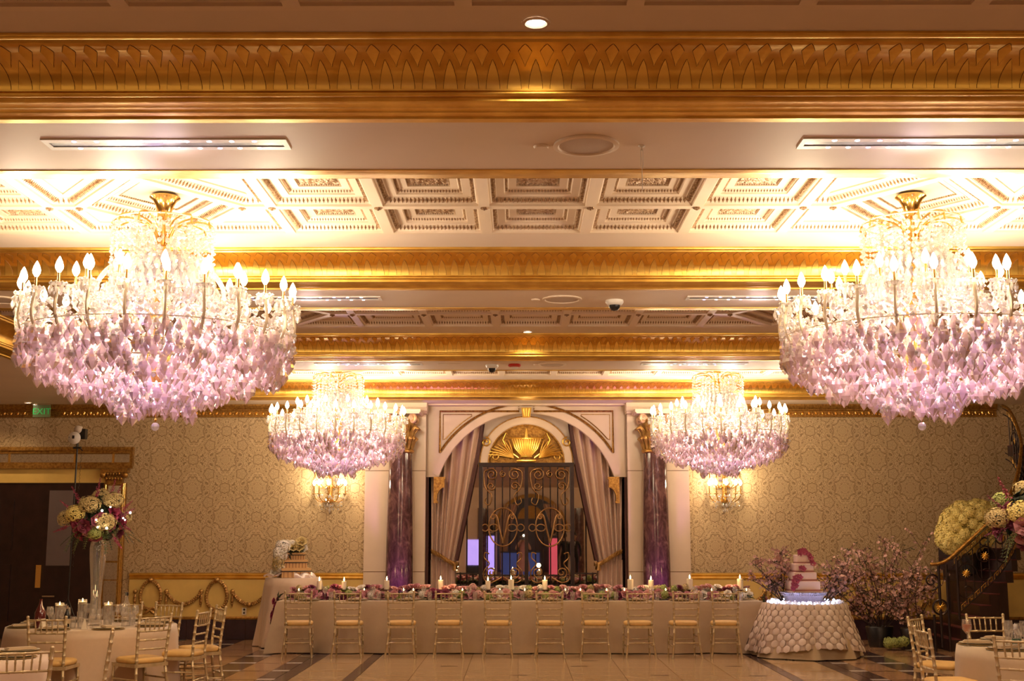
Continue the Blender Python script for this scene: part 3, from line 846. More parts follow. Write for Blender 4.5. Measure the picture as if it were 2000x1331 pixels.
for i, (x, lab) in enumerate(((-1.975, 'tall polished purple-brown marble column with gilded capital left of the arch'), (2.30, 'tall polished purple-brown marble column with gilded capital right of the arch'))):
    c = thing('marble_column', lab, 'column', (x, 21.17, 0), 0, 'marble columns flanking the arch')
    m = MB(); m.box(-.33, .33, -.33, .33, 0, .14); m.lathe([(.31, .14), (.32, .18), (.29, .23), (.26, .25), (.28, .29), (.25, .33)], 24); m.build('base', M['stone'], c, .8)
    m = MB(); m.lathe([(.235-.045*(t*t*.8+t*.2), .33+2.80*t) for t in [k/12 for k in range(13)]], 32); m.build('shaft', M['column'], c, 1.0)
    m = MB(); m.lathe([(.20, 3.10), (.225, 3.12), (.225, 3.15), (.20, 3.17)], 24); m.build('necking', M['goldpaint'], c, .8)
    g = MB(); g.add(cap, Matrix.Translation((0, 0, 3.17))); g.add(body, Matrix.Translation((0, 0, 3.17))); g.build('acanthus_leaves', M['bronzegold'], c, 1.0)
    g = MB(); g.add(vol, Matrix.Translation((0, 0, 3.17))); g.build('volutes', M['capital'], c, 1.0)
    g = MB(); g.add(aba, Matrix.Translation((0, 0, 3.17))); g.build('abacus', M['stone'], c)
    g = MB(); g.add(ros, Matrix.Translation((0, 0, 3.17))); g.build('rosette', M['capital'], c, 1.0)
    # violet uplight standing on the floor behind the head table
    u = thing('uplight', 'small black uplight can washing the %s marble column violet' % ('left' if i == 0 else 'right'), 'spotlight', (x+(.0), 20.55, 0), 0)
    m = MB(); m.lathe([(.07, .0), (.07, .02), (.03, .03), (.03, .06), (.07, .08), (.075, .2), (.065, .2), (.06, .12)], 16, cap=False); m.build('housing', M['black'], u, .8)
    m = MB(); m.lathe([(.0, .13), (.058, .13)], 16, cap=False); m.build('lens', M['ledv'], u)
    light('uplight_beam', 'SPOT', (x, 20.62, .24), 110, (.62, .16, 1.0), .05, (math.radians(180-8), 0, 0), 1.0, .6)
# ================================================================== curtains, tiebacks, gate
def drape(s):
    m = MB()
    # s=-1 left, +1 right ; x measured from the arch axis, outwards positive
    zt, ztie = 3.72, 1.30
    def f(u, v):
        z = zt-(zt-ztie)*v
        xo = 1.60
        xi_top = .80
        e = v**.75
        xi = xi_top+(1.24-xi_top)*(v**1.25)+.02*math.sin(PI*v)
        xo2 = 1.68-.05*v
        x = xi+(xo2-xi)*u
        amp = .080*(1-.4*v)+.005
        ph_ = u*2*PI*5.5+.9*math.sin(2.5*v)+1.1*math.sin(u*9)
        y = 21.965+amp*math.copysign(abs(math.sin(ph_))**.7, math.sin(ph_))*(.6+.4*math.sin(u*17+2)**2)+.03*(1-u)*v-.0
        if v > .999: pass
        return (AXC+s*x, y, z)
    m.grid(f, 84, 16)
    def g(u, v):
        z = ztie*(1-v)+.02
        a = 1.24-.015*v; b_ = 1.66
        x = a+(b_-a)*u
        return (AXC+s*x, 21.98+(.03+.02*v)*math.sin(u*2*PI*5.0)+.03*(1-u), z)
    m.grid(g, 60, 6)
    c = thing('curtain', 'blush satin curtain gathered to the %s of the arch by a twisted tieback' % ('left' if s < 0 else 'right'), 'curtain', (0, 0, 0), 0, 'arch curtains')
    m.build('drape', M['curtain'], c, 3)
    m = MB()
    def h(u, v):
        z = zt-(zt-ztie)*v; xi = .80+(1.24-.80)*(v**1.25)+.02*math.sin(PI*v)
        return (AXC+s*(xi-.075*(1-.3*v)+.085*u), 22.045+.02*math.sin(u*6), z)
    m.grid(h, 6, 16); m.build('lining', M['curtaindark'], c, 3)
    m = MB()
    pts = [(AXC+s*(1.64), 21.93, 1.47), (AXC+s*1.5, 21.88, 1.40), (AXC+s*1.36, 21.87, 1.31), (AXC+s*1.24, 21.90, 1.25), (AXC+s*1.20, 22.0, 1.24)]
    bp = bez(pts, 8)
    for k in range(3):
        m.tube([Vector(p)+Vector((0, .02*math.cos(i*.8+k*2.1), .024*math.sin(i*.8+k*2.1))) for i, p in enumerate(bp)], .018, 6)
    m.tube([(AXC+s*1.24, 21.88, 1.25), (AXC+s*1.24, 21.88, 1.14)], [.02, .035], 6)
    m.build('tieback', M['bronzegold'], c, 1)
drape(-1); drape(1)
GY = 22.115
gate = thing('iron_gate', 'black wrought-iron double gate with gilded scrolls and ovals in the arch', 'gate', (AXC, GY, 0))
GH = 2.99
m = MB()
for x in (-.80, .80): m.box(x-.032, x+.032, -.03, .03, 0, GH-.056)
m.box(-.835, .835, -.035, .035, GH-.055, GH+.01)
m.box(-.032, .032, -.03, .03, 0, GH-.056)
m.build('gate_frame', M['iron'], gate)
for s in (-1, 1):
    leaf = MB()
    for z in (.62, .88, 1.05): leaf.box(*(sorted((s*.05, s*.77))), -.012, .012, z-.01, z+.01)
    leafo = leaf.build('gate_leaf', M['iron'], gate)
    for k in range(5):
        x = s*(.16+.13*k); m = MB(); m.tube([(x, 0, .05), (x, 0, GH-.06)], .010, 6); m.build('bar', M['iron'], leafo, 1)
    cx = s*.41
    m = MB()
    m.tube([(cx+.25*math.cos(a), -.02, 1.88+.33*math.sin(a)) for a in [2*PI*i/40 for i in range(40)]], .013, 6, closed=True)
    m.build('oval', M['gatebronze'], leafo, 1)
    m = MB()
    for q in (-1, 1):
        m.tube(bez([(cx+q*.20, -.03, 2.03), (cx+q*.17, -.03, 2.10), (cx+q*.11, -.03, 2.06), (cx+q*.06, -.03, 1.85), (cx+q*.0, -.03, 1.60)], 6), [.009+.010*min(1, i/12) for i in range(25)], 6)
        m.tube([(p[0], -.03, p[2]) for p in spiral(cx+q*.17, 2.05, .045, .015, 0, 1.2, 14)], .012, 5)
    m.build('monogram', M['gatebronze'], leafo, 1)
    for q in (-1, 1):
        m = MB(); m.tube([(cx+q*.31+.06*math.cos(a), -.02, 1.87+.06*math.sin(a)) for a in [2*PI*i/16 for i in range(16)]], .010, 5, closed=True)
        m.tube([(cx+q*.16+.08*math.cos(a), -.02, 1.87+.06*math.sin(a)) for a in [2*PI*i/16 for i in range(16)]], .010, 5, closed=True); m.build('ring', M['gatebronze'], leafo, 1)
        # top scrolls
        m = MB()
        m.tube([(p[0], -.02, p[2]) for p in spiral(cx+q*.20, GH-.20, .105, .025, PI/2 if q > 0 else PI/2, 1.5*q, 26)], .010, 6)
        m.tube(bez([(cx+q*.20, -.02, GH-.095), (cx+q*.33, -.02, GH-.16), (cx+q*.31, -.02, GH-.42), (cx+q*.20, -.02, GH-.56), (cx+q*.24, -.02, GH-.72), (cx+q*.32, -.02, GH-.68), (cx+q*.30, -.02, GH-.60)], 6), .0105, 6)
        m.tube([(p[0], -.02, p[2]) for p in spiral(cx+q*.21, GH-.40, .075, .02, 0, 1.3*q, 20)], .011, 6)
        m.build('scroll', M['gatebronze'], leafo, 1)
        m = MB()
        m.tube(bez([(cx+q*.24, -.02, 1.42), (cx+q*.31, -.02, 1.44), (cx+q*.32, -.02, 1.35), (cx+q*.24, -.02, 1.25), (cx+q*.33, -.02, 1.12), (cx+q*.32, -.02, .98), (cx+q*.20, -.02, .93), (cx+q*.02, -.02, 1.02)], 6), .011, 6)
        m.tube([(p[0], -.02, p[2]) for p in spiral(cx+q*.20, 1.10, .10, .02, -PI/2, 1.4*q, 24)], .012, 6)
        m.build('scroll', M['gatebronze'], leafo, 1)
    m = MB(); m.tube([(p[0], -.02, p[2]) for p in spiral(cx, GH-.19, .06, .018, PI/2, 1.4, 20)], .011, 6); m.build('scroll', M['gatebronze'], leafo, 1)
    # low side screen beyond the post
    for z in (.15, .88, 1.08):
        m = MB(); m.box(*(sorted((s*.835, s*1.22))), -.012, .012, z-.010, z+.010); m.build('side_rail', M['iron'], gate)
    for k in range(3):
        x = s*(.93+.11*k); m = MB(); m.tube([(x, 0, .05), (x, 0, 1.10 if k != 1 else GH-.9)], .010, 6); m.build('bar', M['iron'], gate, 1)
light('niche_fill', 'POINT', (AXC, 21.93, 3.35), 5, WARM, .05)  # fill light added for the lunette, without a fitting
# ================================================================== left door surround
DX1 = -6.62; LW = W
d = MB()
z0 = 2.90
d.box(XL+.3, DX1, W-.06, W, 2.92, 3.24)
door = struct('door_1', d, M['goldpaint'])
dm = MB(); dm.box(XL+.3, DX1+.02, W-.14, W-.05, 3.18, 3.24); dm.box(XL+.3, DX1, W-.11, W-.05, 3.13, 3.18); dm.box(XL+.3, DX1, W-.11, W-.05, 2.87, 2.97)
dm.box(DX1-.045, DX1, W-.10, W-.05, 2.97, 3.13); dm.build('door_cornice', M['goldpaint'], door)
for a, b_ in ((-9.9, -8.77), (-8.73, -7.64), (-7.60, -6.98), (-6.94, -6.68)):
    q = MB(); q.box(a, b_, W-.07, W-.055, 2.98, 3.12); q.build('mirror_strip', M['mirror'], door)
    q = MB(); q.box(b_+.005, b_+.035, W-.085, W-.05, 2.97, 3.13); q.build('gold_divider', M['goldbright'], door)
q = MB(); q.box(XL+.3, -7.08, W-.05, W, 2.63, 2.88); q.build('transom_panel', M['wains'], door)
q = MB(); q.box(XL+.3, -7.12, W-.03, W+.02, 0, 2.64); q.build('door_leaf', M['wood'], door)
for x in (-8.85, -9.45):
    q = MB(); q.box(x-.22, x+.22, W-.045, W-.028, 1.5, 2.35); q.build('door_panel', M['wood'], door)
    q = MB(); q.box(x-.22, x+.22, W-.045, W-.028, .3, 1.25); q.build('door_panel', M['wood'], door)
q = MB(); q.box(-8.03, -7.62, W-.05, W-.03, 1.23, 2.50); q.build('glass_panel', M['panelglass'], door)
q = MB(); q.box(-8.19, -8.10, W-.06, W-.03, .86, 1.24); q.build('push_plate', M['goldbright'], door)
q = MB(); q.tube([(-8.04, W-.10, .72), (-7.83, W-.10, .72)], .014, 6); q.tube([(-8.0, W-.10, .72), (-8.0, W-.03, .72)], .008, 6); q.tube([(-7.87, W-.10, .72), (-7.87, W-.03, .72)], .008, 6); q.build('pull_handle', M['chrome'], door, 1)
# mirrored pilaster beside the door
pl = MB(); pl.box(-7.10, -6.72, W-.07, W, 0, 2.62); t = struct('trim_14', pl, M['goldpaint'])
for zz0, zz1 in ((.12, .55), (.58, .98), (1.0, 1.28), (1.31, 1.9), (1.93, 2.58)):
    q = MB(); q.box(-7.02, -6.80, W-.082, W-.068, zz0, zz1); q.build('mirror_strip', M['mirror'], t)
for x in (-7.06, -6.76, -6.735):
    q = MB(); q.tube([(x, W-.08, 0), (x, W-.08, 2.62)], .013, 6); q.build('gold_bead', M['goldbright'], t, 1)
q = MB()
q.box(-7.14, -6.68, W-.16, W, 2.80, 2.865); q.box(-7.05, -6.78, W-.11, W, 2.60, 2.80)
for k in range(6): q.ball((-7.04+.05*k, W-.13, 2.70), .035, 6, 4)
for k in range(7): q.ball((-7.07+.05*k, W-.14, 2.78), .03, 6, 4)
for xx in (-7.10, -6.72): q.ball((xx, W-.14, 2.76), .055, 8, 5)
q.build('capital', M['goldpaint'], t, 1)
# ================================================================== CHANDELIERS
drop = MB(); drop.lathe([(0, 0), (.010, -.012), (.030, -.060), (.035, -.082), (.020, -.108), (0, -.135)], 6)
drop_s = MB(); drop_s.lathe([(0, 0), (.008, -.008), (.016, -.032), (.010, -.055), (0, -.066)], 5)
bead = MB(); bead.lathe([(0, -.014), (.014, 0), (0, .014)], 5)
oct_ = MB(); oct_.lathe([(0, -.02), (.020, -.006), (.020, .006), (0, .02)], 6)
drop_me = drop.mesh('crystal_drop', M['crystal'])
TIERS = [(.99, 3.235), (.99, 3.175), (.975, 3.12), (.93, 3.07), (.865, 3.02), (.79, 2.98), (.70, 2.945), (.60, 2.915), (.50, 2.885), (.41, 2.86), (.33, 2.84), (.27, 2.80), (.255, 2.765), (.15, 2.76)]
def MT(x, y, z, rz=0, s=1.0, sz=None): return Matrix.Translation((x, y, z)) @ Matrix.Rotation(rz, 4, 'Z') @ Matrix.Diagonal((s, s, sz or s, 1))
big = []      # the individually hung drops
for ti, (r, z) in enumerate(TIERS):
    n = int(2*PI*r/.070)
    for k in range(n):
        a = 2*PI*k/n+ti*.37+R.uniform(-.012, .012); big.append((r*math.cos(a)+R.uniform(-.012, .012), r*math.sin(a)+R.uniform(-.012, .012), z+R.uniform(-.055, .04), a, R.uniform(.72, 1.2)))
C2 = random.Random(5)
# those that show largest: camera-side and bottom silhouette first
big.sort(key=lambda d: (d[1]*1.0)-(1.2 if d[2] < 2.85 else 0)+d[2]*.4)
own, rest = big[:290], big[290:]
def crystals_body():
    m = MB()
    # upper clusters: bobeche fringes and garlands between r .55 and 1.02, z 3.12..3.48
    for k in range(24):
        a = 2*PI*k/24
        for (rr, zz, n_, rad) in ((1.0, 3.462, 8, .055),):
            for i in range(n_):
                b = 2*PI*i/n_; x, y = rr*math.cos(a)+rad*math.cos(b), rr*math.sin(a)+rad*math.sin(b)
                m.add(drop_s, MT(x, y, zz, b, 1.0)); m.add(bead, MT(x, y, zz+.012))
    for k in range(12):
        a = 2*PI*(k+.5)/12
        for i in range(8):
            b = 2*PI*i/8; x, y = .62*math.cos(a)+.05*math.cos(b), .62*math.sin(a)+.05*math.sin(b)
            m.add(drop_s, MT(x, y, 3.58, b)); m.add(bead, MT(x, y, 3.592))
    # bead garlands swagging between arm ends
    for (n, r, z, dip) in ((24, 1.0, 3.44, .10), (24, .93, 3.36, .12), (24, .85, 3.42, .14), (12, .62, 3.56, .13), (12, .5, 3.5, .12)):
        for k in range(n):
            a0, a1 = 2*PI*k/n, 2*PI*(k+1)/n; q = 9 if n == 24 else 14
            for i in range(q):
                t = i/q; a = a0+(a1-a0)*t; m.add(bead, MT(r*math.cos(a), r*math.sin(a), z-dip*4*t*(1-t), 0, .95))
    # rosettes and small drops clouding the bowl
    for i in range(560):
        a = C2.uniform(0, 2*PI); t = C2.random(); r = (.45+.58*t**.6); z = C2.uniform(3.02, 3.42)-.0
        if r > .98: z = C2.uniform(3.12, 3.40)
        m.add(C2.choice((drop_s, oct_, bead, drop_s)), MT(r*math.cos(a), r*math.sin(a), z, a, C2.uniform(.9, 1.5)))
    for i in range(420):   # small beads strung over the lower bowl
        j = C2.randint(0, len(TIERS)-1); r, z = TIERS[j]; a = C2.uniform(0, 2*PI)
        m.add(C2.choice((bead, oct_, drop_s)), MT((r+.03)*math.cos(a), (r+.03)*math.sin(a), z-C2.uniform(-.03, .10), a, C2.uniform(.7, 1.1)))
    for k in range(60):    # band of octagons
        a = 2*PI*k/60
        for zz in (3.26, 3.31): m.add(oct_, MT(1.005*math.cos(a), 1.005*math.sin(a), zz+.02*math.sin(a*7), a, 1.05))
    return m
def crystals_crown():
    m = MB()
    for k in range(40):
        a = 2*PI*k/40; r = .375+.01*math.sin(k*2.3)
        L = 7+(k % 3)
        for i in range(L): m.add(oct_ if i % 2 else bead, MT(r*math.cos(a), r*math.sin(a), 4.10-.042*i+.015*math.cos(k), a+i, .85))
        m.add(drop_s, MT(r*math.cos(a), r*math.sin(a), 4.10-.042*L, a, 1.3))
    for k in range(26):
        a = 2*PI*k/26; r = .24
        for i in range(8): m.add(oct_ if i % 2 else bead, MT(r*math.cos(a), r*math.sin(a), 4.08-.045*i, a+i, .9))
        m.add(drop_s, MT(r*math.cos(a), r*math.sin(a), 3.72, a, 1.3))
    for (r, z, s) in ((.17, 3.92, 1.2), (.24, 3.86, 1.0), (.14, 3.78, 1.2), (.30, 3.80, .9), (.36, 3.70, 1.0), (.42, 3.62, 1.0), (.46, 3.54, .9)):
        n = int(2*PI*r/.062)
        for k in range(n):
            a = 2*PI*k/n; m.add(drop, MT(r*math.cos(a), r*math.sin(a), z, a, s*.85))
    for i in range(220):
        a = C2.uniform(0, 2*PI); r = C2.uniform(.1, .40); z = C2.uniform(3.5, 4.08)
        m.add(C2.choice((drop_s, oct_, bead)), MT(r*math.cos(a), r*math.sin(a), z, a, C2.uniform(.8, 1.3)))
    return m
body_me = crystals_body().mesh('crystal_cloud', M['crystal2']); crown_me = crystals_crown().mesh('crystal_curtain', M['crystal2'])
rm = MB()
for d in rest: rm.add(drop, MT(*d))
rest_me = rm.mesh('hanging_drops', M['crystal'])
am = MB()
for d in own: am.add(drop, MT(*d))
allown_me = am.mesh('lower_drops', M['crystal'])
# metal and bulb pieces (in chandelier space: x outwards)
arm_o = MB(); arm_o.tube(bez([(.30, 0, 3.22), (.50, 0, 3.30), (.72, 0, 3.16), (.93, 0, 3.13), (1.02, 0, 3.28), (1.0, 0, 3.46)], 5), .012, 6)
arm_o.tube([(p[0], 0, p[2]) for p in spiral(.80, 3.24, .06, .015, 0, 1.2, 12)], .008, 5)
arm_i = MB(); arm_i.tube(bez([(.10, 0, 3.40), (.30, 0, 3.48), (.48, 0, 3.36), (.62, 0, 3.44), (.62, 0, 3.58)], 5), .011, 6)
arm_o_me = arm_o.mesh('arm', M['armglass'], 1); arm_i_me = arm_i.mesh('arm', M['armglass'], 1)
pan = MB(); pan.lathe([(.0, -.012), (.03, -.01), (.062, .006), (.064, .012), (.03, 0), (0, .0)], 10); pan_me2 = pan.mesh('drip_pan', M['crystal2'])
can = MB(); can.lathe([(.0105, 0), (.0105, .085)], 8); can_me = can.mesh('candle_sleeve', M['goldbright'], 1)
blb = MB(); blb.lathe([(.010, 0), (.026, .028), (.029, .048), (.021, .078), (.008, .106), (0, .118)], 10); blb_me = blb.mesh('bulb', M['bulb'], 3)
crown_arm = MB(); crown_arm.tube(bez([(.03, 0, 3.95), (.10, 0, 4.10), (.24, 0, 4.15), (.36, 0, 4.13), (.385, 0, 4.06)], 5), .008, 5); ca_me = crown_arm.mesh('crown_arm', M['goldbright'], 1)
s_arm = MB(); s_arm.tube(bez([(.06, 0, 3.80), (.26, 0, 3.84), (.44, 0, 3.68), (.46, 0, 3.52), (.34, 0, 3.40), (.24, 0, 3.30)], 6), .020, 6); sa_me = s_arm.mesh('scroll_arm', M['crystal2'], 1)
canopy = MB(); canopy.lathe([(.115, 4.335), (.118, 4.325), (.105, 4.315), (.088, 4.30), (.068, 4.26), (.055, 4.21), (.052, 4.185), (.055, 4.18), (.05, 4.165), (.0, 4.165)], 24); can_top = canopy.mesh('canopy', M['goldbright'], .9)
stem = MB(); stem.lathe([(.012, 4.17), (.012, 4.10), (.04, 4.07), (.05, 4.03), (.02, 3.99), (.03, 3.94), (.06, 3.90), (.05, 3.84), (.02, 3.80), (.05, 3.74), (.09, 3.68), (.07, 3.6), (.03, 3.56), (.05, 3.5), (.10, 3.44), (.08, 3.36), (.04, 3.3), (.05, 3.15), (.12, 3.05), (.10, 2.95), (.03, 2.88), (.02, 2.70)], 14); stem_me = stem.mesh('stem', M['goldbright'], 1)
hoop = MB()
hoop.tube([(1.0*math.cos(a), 1.0*math.sin(a), 3.24) for a in [2*PI*i/48 for i in range(48)]], .004, 5, closed=True)
for (r, z) in ((.80, 3.0), (.55, 2.90), (.28, 2.85), (.375, 4.115), (.60, 3.15)): hoop.tube([(r*math.cos(a), r*math.sin(a), z) for a in [2*PI*i/40 for i in range(40)]], .006, 5, closed=True)
hoop_me = hoop.mesh('hoops', M['armglass'], 1)
fin = MB(); fin.tube([(0, 0, 2.70), (0, 0, 2.585)], .004, 5); fin.ball((0, 0, 2.605), .012, 6, 4); fin_me = fin.mesh('finial_chain', M['goldbright'])
fb_ = MB(); fb_.ball((0, 0, 2.553), .032, 8, 6); fb_me = fb_.mesh('finial_ball', M['crystal2'])
names = ('large crystal chandelier at the near left, hanging from the bright coffered bay', 'large crystal chandelier at the near right, partly cut by the picture edge', 'farther crystal chandelier in front of the left marble column', 'farther crystal chandelier in front of the right marble column')
q = 0
for yi, y in enumerate((BY[1], BY[3])):
    for x in CHX:
        dz = 0 if yi == 0 else .01
        c = thing('crystal_chandelier', names[q], 'chandelier', (x, y, dz), .05+.03*q, 'crystal chandeliers')
        for nm, me in (('canopy', can_top), ('stem', stem_me), ('hoops', hoop_me), ('finial_chain', fin_me), ('finial_ball', fb_me)): link(nm, me, c)
        link('crystal_cloud', body_me, c, kind='stuff'); link('crystal_curtain', crown_me, c, kind='stuff'); link('hanging_drops', rest_me, c, kind='stuff')
        if yi == 0:
            for (dx, dy, dz_, a, s) in own: link('crystal_drop', drop_me, c, (dx, dy, dz_), (R.uniform(-.12, .12), R.uniform(-.12, .12), a), s)
        else: link('lower_drops', allown_me, c, kind='stuff')
        for k in range(24):
            a = 2*PI*k/24; o = link('arm', arm_o_me, c, None, (0, 0, a))
            for nm, me, zz in (('drip_pan', pan_me2, 3.465), ('candle_sleeve', can_me, 3.465), ('bulb', blb_me, 3.55)): link(nm, me, o, (1.0, 0, zz))
        for k in range(12):
            a = 2*PI*(k+.5)/12; o = link('arm', arm_i_me, c, None, (0, 0, a))
            for nm, me, zz in (('drip_pan', pan_me2, 3.585), ('candle_sleeve', can_me, 3.585), ('bulb', blb_me, 3.67)): link(nm, me, o, (.62, 0, zz))
            link('crown_arm', ca_me, c, None, (0, 0, a)); 
            if k % 2 == 0: link('scroll_arm', sa_me, c, None, (0, 0, a))
        # light of the bulbs themselves, taken together per group
        for k in range(6):
            a = 2*PI*(k+.5)/6; light('bulb_light', 'POINT', (x+1.06*math.cos(a), y+1.06*math.sin(a), 3.66), CHE, BULB, .05)
        for k in range(3):
            a = 2*PI*k/3; light('bulb_light', 'POINT', (x+.54*math.cos(a), y+.54*math.sin(a), 3.84), CHE*.5, BULB, .05)
        # violet/pink accent lamp inside the bowl
        light('inner_lamp', 'POINT', (x+.05, y-.25, 3.14), 22, (.60, .45, 1.0), .05)
        for k in range(4):
            a = 2*PI*(k+.5)/4; light('inner_lamp', 'POINT', (x+.66*math.cos(a), y+.66*math.sin(a), 3.10), 12, (1.0, .72, .74), .05)
        q += 1
# ================================================================== wall sconces
sc_label = ('gilt wall sconce with two tiers of lit candle bulbs left of the arch', 'gilt wall sconce with two tiers of lit candle bulbs right of the arch')
for i, x in enumerate((-3.22, 3.53)):
    s = thing('wall_sconce', sc_label[i], 'wall lamp', (x, W, 0), 0, 'wall sconces')
    m = MB(); m.lathe([(.0, 2.28), (.05, 2.30), (.07, 2.36), (.04, 2.42), (.05, 2.55), (.03, 2.75), (.04, 2.85), (0, 2.88)], 12, (0, -.05, 0)); m.build('back_plate', M['goldbright'], s, 1)
    for tier, (z, n, rad) in enumerate(((2.46, 5, .28), (2.70, 5, .27))):
        for k in range(n):
            a = PI+PI*(k+.5)/n; ex, ey = rad*math.cos(a), rad*math.sin(a)*.75-.03
            m = MB(); m.tube(bez([(0, -.05, z-.08), (ex*.5, ey*.5, z-.16), (ex*.9, ey*.9, z-.10), (ex, ey, z-.02)], 4), .008, 5); m.lathe([(.0, -.02), (.04, 0), (.04, .005), (0, .005)], 8, (ex, ey, z-.02)); o = m.build('arm', M['goldbright'], s, 1)
            m = MB(); m.lathe([(.011, 0), (.011, .13)], 8, (ex, ey, z-.01)); m.build('candle_sleeve', M['goldbright'], o, 1)
            link('bulb', blb_me, o, (ex, ey, z+.12), None, .9)
    m = MB()
    for k in range(70):
        a = PI+PI*C2.random(); r = C2.uniform(.08, .30); z = C2.choice((2.42, 2.40, 2.66, 2.30, 2.24)) - (0 if r > .15 else .06)
        m.add(C2.choice((drop_s, bead, oct_)), MT(r*math.cos(a), r*math.sin(a)*.75-.04, z, a, .9))
    for k in range(10): m.add(drop_s, MT(.05*math.cos(k), -.06+.04*math.sin(k), 2.28, k, 1.1))
    m.add(drop, MT(0, -.06, 2.22, 0, .8))
    m.build('crystals', M['crystal2'], s, kind='stuff')
    for dx in (-.2, .2): light('bulb_light', 'POINT', (x+dx, W-.24, 2.66), 16, BULB, .05)
# ================================================================== ceiling fittings
def slot(x0, x1, y, label, seed):
    t = thing('light_trough', label, 'ceiling light', ((x0+x1)/2, y, HS), 0, 'linear light slots in the soffits')
    L = (x1-x0)/2; hy = .095
    m = MB(); m.box(-L, -L+.03, -hy, hy, -.008, -.0005); m.box(L-.03, L, -hy, hy, -.008, -.0005); m.box(-L+.0301, L-.0301, -hy, -hy+.055, -.008, -.0005); m.box(-L+.0301, L-.0301, hy-.055, hy, -.008, -.0005); m.build('frame', M['white'], t)
    m = MB(); m.box(-L+.031, L-.031, -hy+.0551, hy-.0551, -.0045, -.0008); m.build('slot', M['black'], t)
    rn = random.Random(seed)
    for s, n in ((-1, 9), (1, 10)):
        for k in range(n):
            xx = -L+.12+(2*L-.24)*(k+.5)/n
            m = MB(); m.lathe([(0, -.012), (.012, -.010), (.014, -.008)], 8, (xx, s*(hy-.032), 0), cap=False)
            m.build('led', M['ledv'] if rn.random() < .25 else M['led'], t)
    light('trough_glow', 'AREA', (((x0+x1)/2)-.25, y+.02, HS-.03), 5, (1, .78, .85), .1, (0, 0, 0))
    light('trough_wash', 'POINT', ((x0+x1)/2, y+.05, HS-.10), 1.6, (1, .8, .9), .1)
slot(-2.72, -1.32, 6.96, 'long recessed light slot with pinpoint lamps in the nearest soffit, left side', 1)
slot(1.62, 3.02, 6.96, 'long recessed light slot with pinpoint lamps in the nearest soffit, right side', 2)
slot(-2.70, -1.30, 11.73, 'recessed light slot in the second soffit beside the left near chandelier', 3)
slot(1.60, 3.00, 11.73, 'recessed light slot in the second soffit beside the right near chandelier', 4)
slot(-2.68, -1.26, 16.40, 'thin far light slot in the third soffit, left of centre', 5)
slot(1.62, 3.02, 16.40, 'thin far light slot in the third soffit, right of centre', 6)
for (x, y, lab) in ((.395, 6.99, 'round white ceiling speaker in the nearest soffit'), (.42, 11.78, 'round white ceiling speaker in the second soffit beside the dome camera'), (.449, 16.44, 'round white ceiling speaker in the third soffit'), (-4.95, 11.78, 'round white ceiling speaker at the far left behind the near chandelier')):
    t = thing('ceiling_speaker', lab, 'speaker', (x, y, HS), 0, 'round ceiling speakers')
    m = MB(); m.lathe([(.19, -.0008), (.19, -.012), (.165, -.016), (.155, -.006)], 36, cap=False); m.build('rim', M['soffit'], t, .8)
    m = MB(); m.lathe([(.157, -.008), (.10, -.011), (0, -.012)], 36, cap=False); m.build('grille', M['speaker'], t, 2)
for (x, y, lab) in ((.135, 7.02, 'small flat round ceiling plate beside the nearest speaker'), (.17, 11.80, 'small flat round ceiling plate in the second soffit'), (.25, 16.44, 'small flat round ceiling plate in the third soffit')):
    m = MB(); m.lathe([(0, -.014), (.04, -.014), (.045, -.001), (.05, -.0006)], 20, (x, y, HS), cap=False); tag(m.build('cover_plate', M['soffit'], None, .8), lab, 'ceiling plate', 'small ceiling plates')
for (x, y, lab, s) in ((.927, 11.86, 'white dome camera with black lens in the second soffit', 1), (-.345, 16.49, 'white dome camera with black lens in the third soffit', 1.0)):
    t = thing('dome_camera', lab, 'camera', (x, y, HS), 0, 'dome cameras')
    m = MB(); m.lathe([(.085, -.0008), (.088, -.02), (.07, -.045), (.055, -.05)], 20, cap=False); m.build('housing', M['white'], t, .9)
    m = MB(); m.lathe([(.056, -.045), (.052, -.07), (.035, -.095), (0, -.105)], 16, cap=False); m.build('lens_dome', M['black'], t, 3)
t = thing('smoke_detector', 'small red strobe detector in the third soffit beside the dome camera', 'detector', (-.046, 16.44, HS))
m = MB(); m.lathe([(.08, -.0008), (.085, -.025), (.06, -.04)], 16, cap=False); m.build('base', M['redplastic'], t, .9)
m = MB(); m.lathe([(.06, -.038), (.03, -.065), (0, -.07)], 12, cap=False); m.build('strobe', M['white'], t, 3)
m = MB(); m.box(-1.05, -.75, 16.38, 16.50, HS-.008, HS-.0005); tag(m.build('access_panel', M['soffit'], None), 'small flat rectangular access panel in the third soffit', 'panel')
t = thing('ceiling_hook', 'thin white cord hanging from a hook in the nearest soffit', 'hook', (.717, 7.01, HS))
m = MB(); m.lathe([(.02, -.0008), (.018, -.006), (.005, -.01), (.004, -.03)], 10); m.build('hook_plate', M['white'], t)
m = MB(); m.tube([(-.006, 0, -.02), (-.006, 0, -.12), (0, 0, -.135), (0, 0, -.27)], .0018, 4); m.tube([(.006, 0, -.02), (.006, 0, -.12), (0, 0, -.135)], .0018, 4); m.build('cord', M['white'], t)
for (x, y, z, lab) in ((.09, 5.86, HC, 'lit round downlight in the flat ceiling border above the nearest gold cornice'), (.12, 15.37, HC, 'lit downlight over the gold cornice of the dim farther bay'), (-8.35, 21.25, HS, 'lit downlight in the far left ceiling beside the exit sign')):
    t = thing('downlight', lab, 'ceiling light', (x, y, z), 0, 'recessed downlights')
    m = MB(); m.lathe([(.062, -.0008), (.068, -.008), (.055, -.012), (.045, -.004)], 24, cap=False); m.build('trim_ring', M['plaster'], t, .9)
    m = MB(); m.lathe([(.046, -.003), (.0, -.004)], 16, cap=False); m.build('lamp', M['dl'], t)
